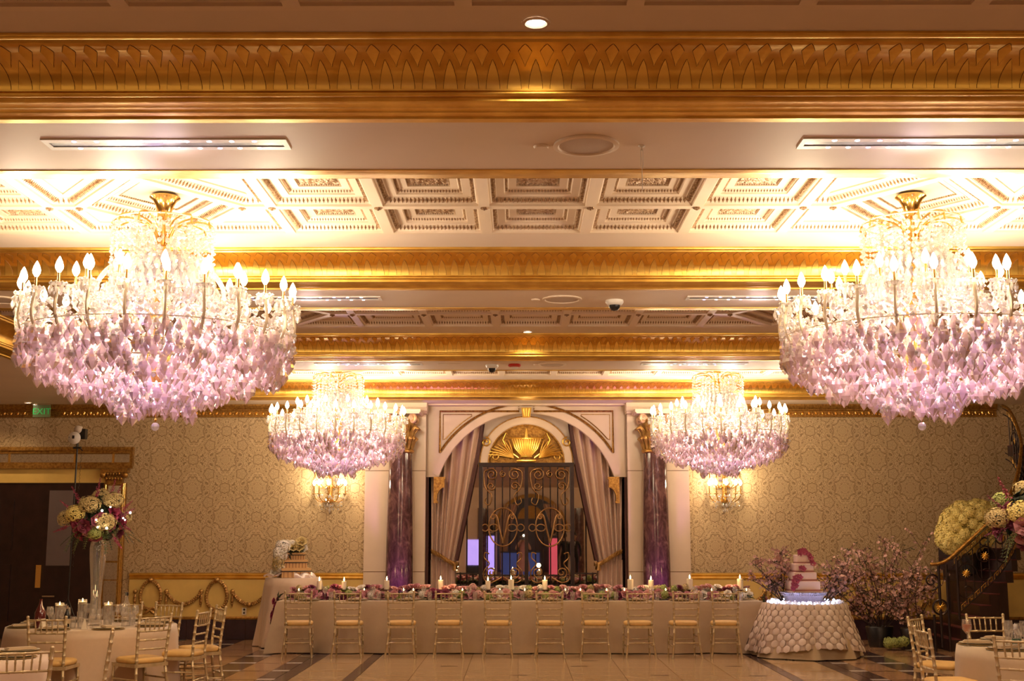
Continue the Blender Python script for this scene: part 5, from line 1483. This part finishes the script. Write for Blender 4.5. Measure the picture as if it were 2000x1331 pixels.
for (x, y, lab, rz) in ((LX+.12, LY-.62, 'small white table card on the left round table right of the vase', .2), (LX-.32, LY-.62, 'small white table card beside the dark red bottle', -.3), (RX-.3, RY-.45, 'white framed table card at the right edge', .3)):
    t = thing('table_card', lab, 'card', (x, y, .762), rz); m = MB(); m.prism([(-.03, .0), (.03, 0), (.002, .11), (-.002, .11)], -.035, .035, 'x' if 0 else 'y'); m.build('folded_card', M['china'], t)
m = MB(); m.grid(lambda u, v: (RX-.28+.10*u+.02*math.sin(v*5), RY-.75+.02*math.sin(u*6), .77+.17*v*(1-.3*(2*u-1)**2)), 6, 6)
m2 = MB(); m2.box(-.07, .07, -.012, .012, 0, .22); t = thing('menu_folder', 'black upright folder at the right picture edge on the right table', 'folder', (RX-.22, RY-.74, .762), .4); m2.build('cover', M['black'], t)
# ================================================================== CARD TABLE with striped boxes
KX, KY = -3.62, 20.55
t = thing('cocktail_table', 'tall round cocktail table under ivory cloth behind the left end of the head table', 'table', (KX, KY, 0))
m = MB(); m.lathe([(0, 1.03), (.43, 1.03), (.44, 1.06), (0, 1.062)], 32); m.build('tabletop', M['wood'], t); m = MB(); m.tube([(0, 0, 1.03), (0, 0, .03)], .03, 8); m.build('pole', M['iron'], t); m = MB(); m.lathe([(.28, 0), (.27, .02), (.03, .04)], 20); m.build('foot', M['iron'], t)
round_cloth(KX, KY, .445, 1.066, .13, 8, .045, 'linen2', 'ivory floor-length cloth over the tall cocktail table at the left')
m = MB(); m.grid(lambda u, v: (KX+(.20+.30*u)*math.cos(-.2-1.2*v), KY+(.20+.30*u)*math.sin(-.2-1.2*v)*.9, 1.085+.05*math.sin(PI*min(1, u*1.6))+.02*math.sin(13*v+5*u)-max(0, u-.62)*.9), 14, 18)
m.grid(lambda u, v: (KX+(.18+.30*u)*math.cos(PI+1.2*v), KY+(.18+.30*u)*math.sin(PI+1.2*v)*.9, 1.09+.05*math.sin(PI*u)+.015*math.sin(15*v)), 10, 16)
tag(m.build('tulle_wrap', M['tulle'], None, 3), 'crumpled white tulle around the striped boxes on the cocktail table', 'fabric')
zz = 1.072
for k, (s_, h, lab) in enumerate(((.46, .15, 'bottom and widest striped gift box on the cocktail table'), (.36, .13, 'middle striped gift box on the cocktail table'), (.29, .11, 'top and smallest striped gift box on the cocktail table'))):
    t = thing('gift_box', lab, 'box', (KX+.0, KY, zz), .35, 'striped gift boxes')
    a = s_/2; n = 7
    m = MB(); m.box(-a, a, -a, a, 0, h*.72); m.build('box_body', M['carton'], t)
    m = MB(); m.box(-a-.006, a+.006, -a-.006, a+.006, h*.72, h); m.build('lid', M['carton'], t)
    for j in range(n):
        x = -a+s_*(j+.5)/n; q = MB(); q.box(x-.006, x+.006, -a-.002, a+.002, .001, h*.72-.001); q.box(-a-.002, a+.002, x-.006, x+.006, .001, h*.72-.001); q.build('stripe', M['carton2'], t)
    q = MB(); q.box(-a-.009, a+.009, -a-.009, a+.009, h*.60, h*.72); q.build('ribbon', M['wood'], t)
    zz += h+.001
b = thing('white_flower_spray', 'white blooms cascading over the top left of the striped gift boxes', 'flowers', (KX, KY-.02, zz))
for k in range(34):
    t_ = k/33
    if t_ < .6: p = (R.uniform(-.16, .17), R.uniform(-.16, .06), R.uniform(.03, .17))
    else: u = (t_-.6)/.4; p = (-.17-.07*u+R.uniform(-.05, .05), -.20+R.uniform(-.04, .02), .03-.34*u)
    bloom(b, R.choice(('rose', 'hyd', 'rose')), p, (p[0], -.6, .5), R.choice(('whitep', 'whitep', 'cream')), R.uniform(.7, 1.05) if k % 3 == 1 else R.uniform(1.1, 1.7))
for k in range(14): bloom(b, 'leaf', (R.uniform(-.2, .15), R.uniform(-.15, .05), R.uniform(-.05, .08)), (R.uniform(-1, 1), -.5, .3), 'leafd', .9)
# ================================================================== CAKE TABLE
CXk, CYk = 4.21, 18.85
round_table(CXk, CYk, .575, .745, 'small round table carrying the wedding cake')
round_cloth(CXk, CYk, .58, .748, .20, 7, .03, 'linen', 'plain ivory under-cloth showing at the hem of the cake table', 'under_cloth', .012, 1.0)
# lace overlay with appliqué discs
mb = MB(); N = 168; H = 14
def lace(a, k):
    fold = math.sin(a*9)+.5*math.sin(a*17+1)
    rr = .60+.22*k+.042*k*fold
    hem = .07+.10*max(0, math.cos(a+PI/2-.15))**3
    return Vector((CXk+rr*math.cos(a), CYk+rr*math.sin(a), .754-(.754-hem)*k))
ids = [[mb.vert(lace(2*PI*i/N, j/H)) for i in range(N)] for j in range(H+1)]
c0 = mb.vert((CXk, CYk, .756))
for i in range(N): mb.face((c0, ids[0][i], ids[0][(i+1) % N]))
for j in range(H):
    for i in range(N): mb.face((ids[j][i], ids[j+1][i], ids[j+1][(i+1) % N], ids[j][(i+1) % N]))
lo = mb.build('lace_overlay', M['meshcloth'], None, 3); tag(lo, 'blush overlay covered with round lace discs on the cake table', 'tablecloth')
dm = MB()
M['lace'] = pmat('lace_disc', (.74, .59, .48), .45, 0, .1, 100)
cnt = 0
for row in range(8):
    for i in range(34):
        a = PI+PI*2*(i+.5*(row % 2))/34
        if math.sin(a) > .35: continue
        k = (row+.45)/7.9; p = lace(a, k); e = .003
        tu = (lace(a+.02, k)-lace(a-.02, k)).normalized(); tv = (lace(a, k+e)-lace(a, k-e)).normalized(); nn = tu.cross(tv); nn = nn if nn.dot(p-Vector((CXk, CYk, p.z))) > 0 else -nn
        r = .051; q = MB(); ring = []
        c1 = q.vert(nn*.012); 
        r1 = [q.vert(tu*r*.55*math.cos(b)+tv*r*.55*math.sin(b)+nn*.014) for b in [2*PI*z/12 for z in range(12)]]
        r2 = [q.vert(tu*r*(1+.06*(z % 2))*math.cos(2*PI*z/12)+tv*r*(1+.06*(z % 2))*math.sin(2*PI*z/12)+nn*.006) for z in range(12)]
        for z in range(12): q.face((c1, r1[z], r1[(z+1) % 12])); q.face((r1[z], r2[z], r2[(z+1) % 12], r1[(z+1) % 12]))
        me = q.mesh('lace_disc', M['lace'], 3); link('lace_disc', me, lo, p); cnt += 1
st = thing('cake_stand', 'round beaded silver cake stand under the wedding cake', 'cake stand', (CXk-.02, CYk-.05, .757))
m = MB(); m.lathe([(0, 0), (.30, 0), (.31, .02), (.27, .05), (.29, .10), (.325, .15), (.325, .165), (0, .165)], 48); m.build('drum', M['silverp'], st, .7)
m = MB()
for k in range(60):
    a = 2*PI*k/60
    for z, r in ((.155, .332), (.125, .318), (.03, .305)): m.ball((r*math.cos(a), r*math.sin(a), z), .011, 5, 3)
m.build('bead_rows', M['silverp'], st, 3, kind='stuff')
m = MB(); m.box(-.23, .23, -.23, .23, .165, .178); m.build('cake_board', M['icing'], st)
ck = thing('wedding_cake', 'square four-tier pale pink wedding cake with burgundy orchids', 'cake', (CXk-.03, CYk-.05, .757+.179), .10)
z = 0
for k, (s_, h) in enumerate(((.40, .145), (.33, .125), (.265, .125), (.19, .125))):
    a = s_/2; m = MB(); b_ = .008
    prev = None
    for (ins, zz) in ((0, z), (0, z+h-b_), (b_*.4, z+h-b_*.3), (b_, z+h)):
        q = [m.vert(p) for p in ((-a+ins, -a+ins, zz), (a-ins, -a+ins, zz), (a-ins, a-ins, zz), (-a+ins, a-ins, zz))]
        if prev:
            for e in range(4): m.face((prev[e], prev[(e+1) % 4], q[(e+1) % 4], q[e]))
        else: m.face(q[::-1])
        prev = q
    m.face(prev); m.build('cake_tier', M['icing'], ck)
    m = MB(); m.box(-a-.003, a+.003, -a-.003, a+.003, z+.001, z+.024); m.build('ribbon', M['ribbon'], ck)
    z += h
orch = MB()
for k in range(5):
    a = 2*PI*k/5; e = Vector((math.cos(a), math.sin(a), .25)); g_ = Vector((-math.sin(a), math.cos(a), 0))
    orch.face([orch.vert((0, 0, 0)), orch.vert(e*.03+g_*.022), orch.vert(e*.052), orch.vert(e*.03-g_*.022)])
orch.ball((0, 0, .012), .011, 6, 4); orch_me = orch.mesh('orchid', M['orchid'])
for p in [(-.05, -.08, .535), (0, -.10, .55), (.05, -.09, .54), (.085, -.09, .52), (.0, -.05, .575), (.04, -.03, .57), (-.04, -.04, .565), (.10, -.10, .48), (.115, -.10, .44), (.125, -.12, .40), (-.06, -.14, .33), (-.03, -.15, .32), (-.17, -.19, .19), (-.13, -.20, .21), (-.19, -.2, .14), (-.15, -.21, .15), (-.20, -.21, .09), (-.17, -.22, .08), (-.21, -.21, .04), (-.10, -.20, .20)]:
    link('orchid', orch_me, ck, p, face_rot((p[0]*.8, -1, .35)), R.uniform(.8, 1.15))
for p in ((0, 0, .60), (.03, .02, .60)): bloom(ck, 'leaf', p, (0, -.2, 1), 'leaf', .5)
# lit ice ring
ir = thing('ice_ring', 'ring of glowing white acrylic ice pieces around the cake stand', 'decoration', (CXk, CYk, .758))
chunk = MB(); chunk.lathe([(0, 0), (.022, .004), (.026, .022), (.012, .042), (0, .046)], 5); ch_me = chunk.mesh('ice_piece', M['icelight'])
ch2 = chunk.mesh('ice_piece', M['crystal2'])
for k in range(120):
    a = 2*PI*k/120; r = R.uniform(.44, .55)
    link('ice_piece', ch_me if k % 2 else ch2, ir, (r*math.cos(a), r*math.sin(a), 0), (R.uniform(-.3, .3), R.uniform(-.3, .3), a), R.uniform(.7, 1.25))
for k in range(5): light('ice_lamp', 'POINT', (CXk+.42*math.cos(-2.7+k*.55), CYk+.42*math.sin(-2.7+k*.55)-.05, .86), .55, (.6, .62, 1), .04)
# ================================================================== BLOSSOM BRANCHES
bf = MB()
for k in range(5):
    a = 2*PI*k/5; e = Vector((math.cos(a), math.sin(a), .5)).normalized(); g_ = Vector((-math.sin(a), math.cos(a), 0))
    bf.face([bf.vert((0, 0, 0)), bf.vert(e*.016+g_*.012), bf.vert(e*.026), bf.vert(e*.016-g_*.012)])
def branch_mesh(rn, L, lean, twigs=7, dens=1.0):
    tw, bl, lf = MB(), MB(), MB()
    p = Vector((0, 0, 0)); d = Vector((lean[0], lean[1], 1)).normalized(); pts = [p.copy()]
    for i in range(9):
        d = (d+Vector((rn.uniform(-.14, .14)+lean[0]*.05, rn.uniform(-.12, .12), rn.uniform(-.08, .05)))).normalized(); p = p+d*L/9; pts.append(p.copy())
    tw.tube(pts, [.010-.0008*i for i in range(10)], 5)
    def cluster(c, n):
        for _ in range(n):
            q = c+Vector((rn.uniform(-.035, .035), rn.uniform(-.035, .035), rn.uniform(-.035, .035)))
            dd = Vector((rn.uniform(-1, 1), rn.uniform(-1, .3), rn.uniform(-.5, 1))); Mx = Matrix.Translation(q) @ dd.to_track_quat('Z', 'Y').to_matrix().to_4x4() @ Matrix.Scale(rn.uniform(.8, 1.5), 4)
            (lf.add(FL, Matrix.Translation(q) @ Matrix.Scale(.30, 4)) if rn.random() < .13 else bl.add(bf, Mx))
    for k in range(twigs):
        i = rn.randint(2, 9); a = pts[i]; dd = Vector((rn.uniform(-1, 1), rn.uniform(-.6, .6), rn.uniform(.1, 1))).normalized(); l = L*rn.uniform(.14, .32)
        q = [a, a+dd*l*.5+Vector((0, 0, .02)), a+dd*l+Vector((rn.uniform(-.04, .04), 0, .04))]; tw.tube(q, [.005, .004, .002], 4)
        for j in range(4): cluster(a+dd*l*(.3+.23*j), max(1, int(3*dens)))
    for i in range(3, 10): cluster(pts[i], max(1, int(2.2*dens)))
    return tw, bl, lf
def branch_set(name, label, loc, n, Lr, spread, pot=None, seed=1, dens=1.0):
    t = thing(name, label, 'plant', loc); rn = random.Random(seed)
    if pot: m = MB(); m.lathe(pot, 24); m.build('planter', M['black'], t, .9)
    z0 = pot[-1][1]-.1 if pot else 0
    for k in range(n):
        lean = (spread[0]+(spread[1]-spread[0])*(k+.5)/n+rn.uniform(-.1, .1), rn.uniform(-.35, .1)); L = rn.uniform(*Lr)*(1-.12*abs(lean[0]))
        tw, bl, lf = branch_mesh(rn, L, lean, 9, dens)
        b = link('branch', tw.mesh('branch', M['twig']), t, (rn.uniform(-.06, .06), rn.uniform(-.06, .06), z0))
        link('blossoms', bl.mesh('blossoms', M['blossom']), b, kind='stuff')
        if lf.v: link('leaves', lf.mesh('leaves', M['leafd']), b, kind='stuff')
POT = [(0, 0), (.17, 0), (.22, .30), (.21, .32), (.18, .30), (0, .30)]
branch_set('blossom_tree', 'big sprays of pink cherry blossom branches between cake table and staircase', (5.72, 20.35, 0), 20, (1.15, 1.60), (-.95, .75), POT, 3, .75)
branch_set('blossom_tree', 'lower blossom branches in front of the dark base tiles beside the cake table', (6.15, 19.95, 0), 9, (.7, 1.1), (-.9, .2), POT, 8, .8)
t = branch_set('blossom_spray', 'curling blossom branches rising behind the wedding cake', (CXk-.28, CYk+.16, .757), 7, (.55, .88), (-.9, .45), None, 12, .8)
t = branch_set('blossom_spray', 'blossom branches reaching right from beside the wedding cake', (CXk+.30, CYk+.16, .757), 5, (.5, .85), (.1, 1.1), None, 15, .8)
m = thing('hydrangea_bunch', 'pale green bunch of blooms on the floor beside the blossom planter', 'flowers', (5.80, 19.75, .09))
for k in range(5): bloom(m, 'hyd', (R.uniform(-.12, .12), R.uniform(-.06, .06), R.uniform(0, .05)), (0, -1, .5), 'greenp', 1.0)
# ================================================================== STAIRCASE
RP = [(6.30, 19.50, 1.305), (6.42, 19.50, 1.31), (6.58, 19.5, 1.38), (6.75, 19.50, 1.52), (7.05, 19.50, 1.78), (7.33, 19.52, 2.03), (7.58, 19.62, 2.30), (7.78, 19.80, 2.56), (7.97, 20.05, 2.86), (8.14, 20.35, 3.20), (8.25, 20.75, 3.52), (8.30, 21.15, 3.82), (8.28, 21.40, 3.93)]
rp = bez(RP, 8)
Ls = [0]
for a, b_ in zip(rp, rp[1:]): Ls.append(Ls[-1]+(b_-a).length)
def RPt(s, h=0, off=0):
    s = max(0, min(Ls[-1]-1e-4, s))
    lo_ = 0
    while Ls[lo_+1] < s: lo_ += 1
    t_ = (s-Ls[lo_])/(Ls[lo_+1]-Ls[lo_]); p = rp[lo_]+(rp[lo_+1]-rp[lo_])*t_; return p+Vector((0, off, -h))
stair = thing('curved_staircase', 'curved staircase with black iron balustrade, gold medallions and brass handrail at the right', 'staircase', (0, 0, 0))
m = MB(); m.tube([RPt(s) for s in [Ls[-1]*i/90 for i in range(91)]], .026, 8); m.build('handrail', M['goldpaint'], stair, 3)
TL = Ls[-1]
def bandm(h0, h1, name, s0=.35):
    m = MB(); n = 80
    for i in range(n):
        a, b_ = s0+(TL-s0)*i/n, s0+(TL-s0)*(i+1)/n
        for (ha, hb) in ((h0, h0+.014), (h1-.014, h1)):
            q = []
            for s_ in (a, b_):
                for h in (ha, hb):
                    for o_ in (-.012, .012): q.append(m.vert(RPt(s_, h, o_)))
            for f in ((0, 2, 6, 4), (1, 5, 7, 3), (0, 4, 5, 1), (2, 3, 7, 6)): m.face([q[z] for z in f])
    m.build(name, M['iron'], stair)
    k = 0; s_ = s0+.05; H_ = h1-h0-.04
    while s_ < TL-.2:
        m = MB(); w_ = .13
        pat = [(0, 1), (0, 0), (.62, 0), (.62, .72), (.28, .72), (.28, .40), (.40, .40), (.40, .55), (.50, .55), (.50, .15), (.14, .15), (.14, 1), (1, 1)]
        pat = [(0, 1), (0, 0), (.7, 0), (.7, .7), (.35, .7), (.35, .38), (.5, .38)]
        m.tube([RPt(s_+w_*p[0], h0+.02+H_*p[1], -.014) for p in pat], .0065, 4); m.build('greek_key', M['goldpaint'], stair); s_ += w_*1.08
bandm(.04, .155, 'upper_band'); bandm(.80, .915, 'lower_band', .45)
s_ = .12; k = 0
while s_ < TL-.1:
    m = MB(); 
    if k in (0, 2): m.tube([RPt(s_, .03), RPt(s_, 1.25 if k == 0 else 1.0)], .022, 6)
    else: m.tube([RPt(s_, .15), RPt(s_, .82)], .009, 5)
    m.build('baluster', M['iron'], stair, 1); s_ += .165; k += 1
MED = []
for k in range(9):
    s0 = .62+.40*k
    if s0 > TL-.2: break
    m = MB()
    tdir = (RPt(s0+.02)-RPt(s0-.02)).normalized(); hx_ = Vector((tdir.x, tdir.y, 0)).normalized()
    def SP(a, r, hc=.42, s0=s0, hx_=hx_): return RPt(s0, hc)+hx_*(r*math.cos(a))+Vector((0, -.01, r*math.sin(a)))
    m.tube([SP(a*.28, .17-.005*a) for a in range(0, 26)], .013, 5)
    m.tube([SP(PI+a*.28, .13-.004*a, .68) for a in range(0, 20)], .010, 5); m.tube([SP(a*.3, .09-.003*a, .22) for a in range(0, 20)], .010, 5)
    m.build('scroll', M['iron'], stair, 1)
    m = MB(); c_ = RPt(s0, .42)+Vector((0, -.03, 0)); m.ball(c_, .026, 8, 5)
    for j in range(10): a = 2*PI*j/10; m.tube([c_+hx_*.02*math.cos(a)+Vector((0, 0, .02*math.sin(a))), c_+hx_*.062*math.cos(a)+Vector((0, 0, .062*math.sin(a)))], [.012, .005], 4)
    m.build('medallion', M['gold'], stair, 1)
# newel scroll with the lowest medallion
m = MB(); c_ = Vector((6.42, 19.49, .66)); m.ball(c_, .03, 8, 5)
for j in range(12): a = 2*PI*j/12; m.tube([c_+Vector((.02*math.cos(a), 0, .02*math.sin(a))), c_+Vector((.072*math.cos(a), 0, .072*math.sin(a)))], [.013, .005], 4)
m.build('medallion', M['gold'], stair, 1)
m = MB(); m.tube([(c_.x+.11*math.cos(a), 19.5, c_.z+.11*math.sin(a)) for a in [2*PI*i/24 for i in range(24)]], .016, 6, closed=True); m.tube([(p[0], 19.5, p[2]) for p in spiral(6.30, 1.05, .14, .02, -PI/2, 1.4)], .014, 5); m.tube([(6.32, 19.5, 0), (6.32, 19.5, .55)], .02, 6); m.tube([(6.54, 19.5, 0), (6.54, 19.5, 1.3)], .02, 6)
m.build('newel_scroll', M['iron'], stair, 1)
# steps
for k in range(19):
    s0 = .25+.205*k
    if s0 > TL: break
    p = RPt(s0, 0); q = RPt(s0+.24, 0); z = max(.15, (k+1)*.17)
    hd = Vector((q.x-p.x, q.y-p.y, 0)); hd = hd.normalized() if hd.length > 1e-4 else Vector((0, 1, 0)); nn = Vector((-hd.y, hd.x, 0))
    if k > 8: nn = Vector((1, 0, 0)) if abs(hd.x) < .9 else nn
    wdt = 1.25
    a_, b2 = Vector((p.x, p.y, 0)), Vector((q.x, q.y, 0)); inn = [a_, b2, b2+nn*wdt, a_+nn*wdt]
    m = MB(); poly = [(v.x, v.y) for v in inn]; m.prism(poly, z-.17 if k > 5 else 0.001, z, 'z'); m.build('step', M['wood'], stair)
    m = MB(); m.prism([(p_[0]*1.0, p_[1]-.004) for p_ in poly], z, z+.012, 'z'); m.build('carpet_tread', M['velvet'], stair)
# cream hydrangea mound behind the rail
hm = thing('hydrangea_mound', 'huge pale yellow hydrangea mound behind the staircase rail', 'flowers', (7.05, 19.95, 1.35))
m = MB(); m.lathe([(0, -.25), (.12, -.2), (.16, .1), (.0, .2)], 12); m.build('bowl', M['black'], hm, 1)
FH2 = fl_hyd(.105, 96, .034, random.Random(9)); FH2m = FH2.mesh('hydrangea_head', [M['yellow'], M['leaf']])
pts = []
for k in range(84):
    d = sph(k, 84)
    p = Vector((.36*math.copysign(abs(d.x)**.8, d.x), .25*d.y, .34*math.copysign(abs(d.z)**.8, d.z)))
    p += Vector((-.02+.18*(p.z/.34)*.5, 0, .50+.0*p.x))
    if p.x > 0: p.z += .16*p.x
    p.z = max(p.z, .10+.55*max(0, p.x)+.05)
    link('hydrangea_head', FH2m, hm, p, (R.uniform(0, 3), R.uniform(0, 3), 0), R.uniform(.9, 1.12))
for i in range(24):
    link('hydrangea_head', FH2m, hm, (R.uniform(-.3, .35), R.uniform(-.2, .1), R.uniform(.30, .72)), (R.uniform(0, 3), R.uniform(0, 3), 0), 1.0)
# ================================================================== lamp on a stand at the left
ls = thing('light_stand', 'black photo light stand with white round flash head at the upper left', 'lamp', (-7.05, 20.0, 0))
m = MB(); m.tube([(0, 0, .5), (.02, 0, 3.12)], .013, 8); m.build('pole', M['black'], ls, 1)
for k in range(3):
    a = PI/2+2*PI*k/3; m = MB(); m.tube([(0, 0, .75), (.45*math.cos(a), .45*math.sin(a), .01)], .011, 6); m.build('leg', M['black'], ls, 1)
m = MB(); m.cbox((.02, 0, 3.12), .12, .04, .03); m.tube([(.02, 0, 3.12), (.02, 0, 3.20)], .02, 6); m.tube([(.04, 0, 3.13), (.11, 0, 3.07)], .008, 5); m.build('bracket', M['black'], ls)
m = MB(); m.grid(lambda u, v: (.02-.02+(.10*v)*math.cos(2*PI*u), -.10-.05*(1-v*v), 3.27+.10*v*math.sin(2*PI*u)), 24, 5); m.build('reflector', M['white'], ls, 3)
m = MB(); m.lathe([(.03, 0), (.05, .0), (.055, .06), (.0, .07)], 14, (.03, 0, 3.40)); m.ball((.03, -.03, 3.41), .065, 12, 8); m.build('flash_head', M['speaker'], ls, 3)
m = MB(); m.cbox((.0, -.152, 3.28), .035, .006, .05); m.ball((-.075, -.125, 3.28), .008, 6, 4); m.build('flash_tube', M['black'], ls)
m = MB(); m.cbox((.10, .02, 3.34), .09, .12, .16); m.build('battery_pack', M['black'], ls)
m = MB(); pts = []
for i in range(160):
    t_ = i/159; pts.append((.09-.04*t_+.008*math.cos(i*1.3), .008*math.sin(i*1.3), 3.10-1.9*t_))
m.tube(pts, .003, 3); m.build('coiled_cord', M['black'], ls)
# outlet
t = thing('wall_outlet', 'cream duplex wall outlet on the ochre wainscot left of the cocktail table', 'outlet', (-4.63, W-.035, .47))
m = MB(); m.box(-.038, .038, -.006, 0, -.06, .06); m.build('cover_plate', M['china'], t)
for z in (-.027, .027): m = MB(); m.lathe([(0, -.002), (.016, -.002), (.017, 0)], 12); o = m.build('socket', M['black'], t); o.rotation_euler = (PI/2, 0, 0); o.location = (0, -.006, z)
# ================================================================== things seen only in the mirror
def upl(x, y, w_, h, mt, label, z=0):
    t = thing('lit_column', label, 'light', (x, y, z)); m = MB(); m.box(-w_/2, w_/2, -w_/2, w_/2, 0, h); m.build('fabric_sleeve', M[mt], t)
    m = MB(); m.box(-w_/2-.03, w_/2+.03, -w_/2-.03, w_/2+.03, h, h+.03); m.build('top_plate', M['black'], t); return t
def mover(x, y, z, label):
    t = thing('moving_head_light', label, 'light', (x, y, z)); m = MB(); m.box(-.15, .15, -.12, .12, 0, .09); m.build('base', M['black'], t)
    m = MB(); m.box(-.17, -.12, -.06, .06, .09, .34); m.box(.12, .17, -.06, .06, .09, .34); m.build('yoke', M['black'], t); m = MB(); m.ball((0, 0, .30), .12, 10, 7, 1.2); m.build('head', M['black'], t, 3)
upl(-1.15, -9.5, .34, 1.7, 'violet', 'lavender glowing column reflected at the left of the gate'); mover(-1.15, -9.5, 1.73, 'black moving-head lamp on the lavender column in the reflection')
upl(1.50, -9.5, .36, 1.6, 'red', 'red and pink glowing column reflected at the right of the gate'); mover(1.50, -9.5, 1.63, 'black moving-head lamp on the red column in the reflection')
m = MB(); m.box(-2.15, -1.60, -8.6, -8.5, .5, 1.55); t = thing('lit_screen', 'glowing lavender screen in the lower left of the mirror', 'screen', (0, 0, 0)); m.build('screen_face', M['violet'], t); m = MB(); m.box(-2.17, -1.58, -8.62, -8.58, 0, .5); m.build('screen_base', M['black'], t)
m = MB(); m.box(-.7, .9, -9.2, -8.9, 0, 1.0); t = thing('music_booth', 'low booth washed in dim blue in the middle of the mirror', 'booth', (0, 0, 0)); m.build('booth_front', M['boothblue'], t); m = MB(); m.box(-.75, .95, -9.5, -8.85, 1.0, 1.05); m.build('booth_top', M['black'], t)
# ================================================================== PEOPLE (reflected in the mirror)
def person(x, y, rz, label, suit, arms='down', hairm='hair', skinm='skin', h=1.0, shirt=True, skirt=False):
    t = thing('person', label, 'person', (x, y, 0), rz)
    V = [((0, 0, .98), .135), ((0, -.01, 1.12), .125), ((0, -.02, 1.28), .145), ((0, -.01, 1.42), .135), ((0, 0, 1.50), .060), ((0, .01, 1.56), .055), ((0, .02, 1.63), .085), ((0, .025, 1.70), .092), ((0, .02, 1.76), .070)]
    E_ = [(i, i+1) for i in range(8)]
    def chain(start, pts):
        a = start
        for p in pts: V.append(p); E_.append((a, len(V)-1)); a = len(V)-1
    for s in (-1, 1):
        if arms == 'down': chain(3, [((s*.16, -.01, 1.43), .062), ((s*.215, -.01, 1.32), .055), ((s*.25, -.0, 1.12), .046), ((s*.255, .06, .92), .036), ((s*.25, .08, .86), .030), ((s*.245, .10, .80), .030), ((s*.24, .11, .74), .018)])
        else: chain(3, [((s*.16, -.01, 1.43), .060), ((s*.24, .03, 1.30), .050), ((s*.25, .16, 1.22), .042), ((s*.15, .26, 1.42), .034), ((s*.10, .27, 1.52), .030), ((s*.07, .26, 1.57), .024)])
        chain(0, [((s*.09, 0, .90), .100), ((s*.10, .01, .70), .080), ((s*.10, .01, .50), .062), ((s*.105, -.01, .28), .052), ((s*.11, -.02, .09), .040), ((s*.115, .06, .045), .040), ((s*.12, .15, .035), .030)])
    me = bpy.data.meshes.new('body'); me.from_pydata([v[0] for v in V], E_, []); o = bpy.data.objects.new('body', me); col.objects.link(o)
    md = o.modifiers.new('s', 'SKIN'); md.use_smooth_shade = True
    for i, v in enumerate(V): me.skin_vertices[0].data[i].radius = (v[1], v[1]*(.8 if i < 4 else 1))
    me.skin_vertices[0].data[0].use_root = True
    o.modifiers.new('u', 'SUBSURF').levels = 1
    bpy.context.view_layer.update()
    nm = bpy.data.meshes.new_from_object(o.evaluated_get(bpy.context.evaluated_depsgraph_get())); bpy.data.objects.remove(o)
    nm.materials.clear(); nm.materials.append(M[suit]); nm.materials.append(M[skinm])
    for pg in nm.polygons:
        c_ = pg.center
        if c_.z > 1.50 or (arms == 'down' and c_.z < .87 and abs(c_.x) > .21) or (arms != 'down' and c_.z > 1.2 and c_.y > .12): pg.material_index = 1
    link('body', nm, t)
    m = MB(); m.ball((0, 0, 1.735), .108, 14, 9, 1.02); hb = m
    hb.v = [(v[0], v[1]*1.05 if v[1] < 0 else v[1]*.80, v[2]+(.02 if v[1] > .02 else -.02)) for v in hb.v]; hb.build('hair', M[hairm], t, 3)
    m = MB(); m.tube([(0, .105, 1.70), (0, .128, 1.665), (0, .105, 1.655)], [.008, .014, .010], 6); m.build('nose', M[skinm], t, 3)
    for s in (-1, 1):
        m = MB(); m.ball((s*.034, .100, 1.695), .011, 6, 4); m.build('eye', M['black'], t); m = MB(); m.ball((s*.088, .015, 1.675), .022, 6, 4, 1.4); m.build('ear', M[skinm], t, 3)
        for f in range(5):
            bx, by, bz = ((s*.24, .115, .74) if arms == 'down' else (s*.07, .26, 1.57)); dx = (f-2)*.011
            m = MB(); m.tube([(bx, by+dx, bz+.01), (bx, by+dx*1.2, bz-.03), (bx-s*.008, by+dx*1.1, bz-.06+abs(f-2)*.006)] if f else [(bx, by, bz+.04), (bx-s*.02, by+.03, bz+.01)], .0075, 5); m.build('finger', M[skinm], t, 1)
    m = MB(); m.tube([(-.022, .112, 1.628), (.022, .112, 1.628)], .005, 4); m.build('mouth', M['rose'], t)
    if shirt: 
        m = MB(); m.prism([(-.045, 1.47), (.045, 1.47), (.0, 1.22)], .098, .150, 'y'); m.build('shirt_front', M['white'], t); m = MB(); m.prism([(-.012, 1.45), (.012, 1.45), (.010, 1.24), (-.010, 1.24)], .150, .156, 'y'); m.build('tie', M['black'], t)
    if skirt: m = MB(); m.lathe([(.13, 1.1), (.17, .98), (.22, .75), (.27, .45)], 20, cap=False); m.build('skirt', M[suit], t, 3)
    return t
person(2.30, -7.7, 0, 'man in black suit and white shirt reflected at the right of the gate', 'suit')
person(1.88, -7.3, PI*.85, 'dark-haired person in black turned away, reflected beside the suited man', 'suit', shirt=False)
person(.18, -1.3, 0, 'person in pink dress holding a camera up, reflected in the middle of the gate', 'dress', 'up', 'hair', 'skin', 1, False, True)
m = MB(); m.cbox((.18, -1.0, 1.62), .14, .08, .10); m.lathe([(.035, 0), (.04, .1)], 12, (.18, -1.0, 1.60)); t = thing('camera', 'black camera held up by the reflected person in pink', 'camera', (0, 0, 0)); m.build('camera_body', M['black'], t); m = MB(); m.ball((.20, -.95, 1.72), .028, 8, 6); m.build('flash', M['dl'], t)

# fill lights added behind the camera to brighten the mirrored rear wall
for (x, y, e) in ((-6, -9, 115), (6.5, -9, 115), (-6, -13, 100), (7, -13, 100), (-7, -4, 60), (7.4, -4, 60)): light('rear_fill', 'POINT', (x, y, 3.4), e, WARM, .15)
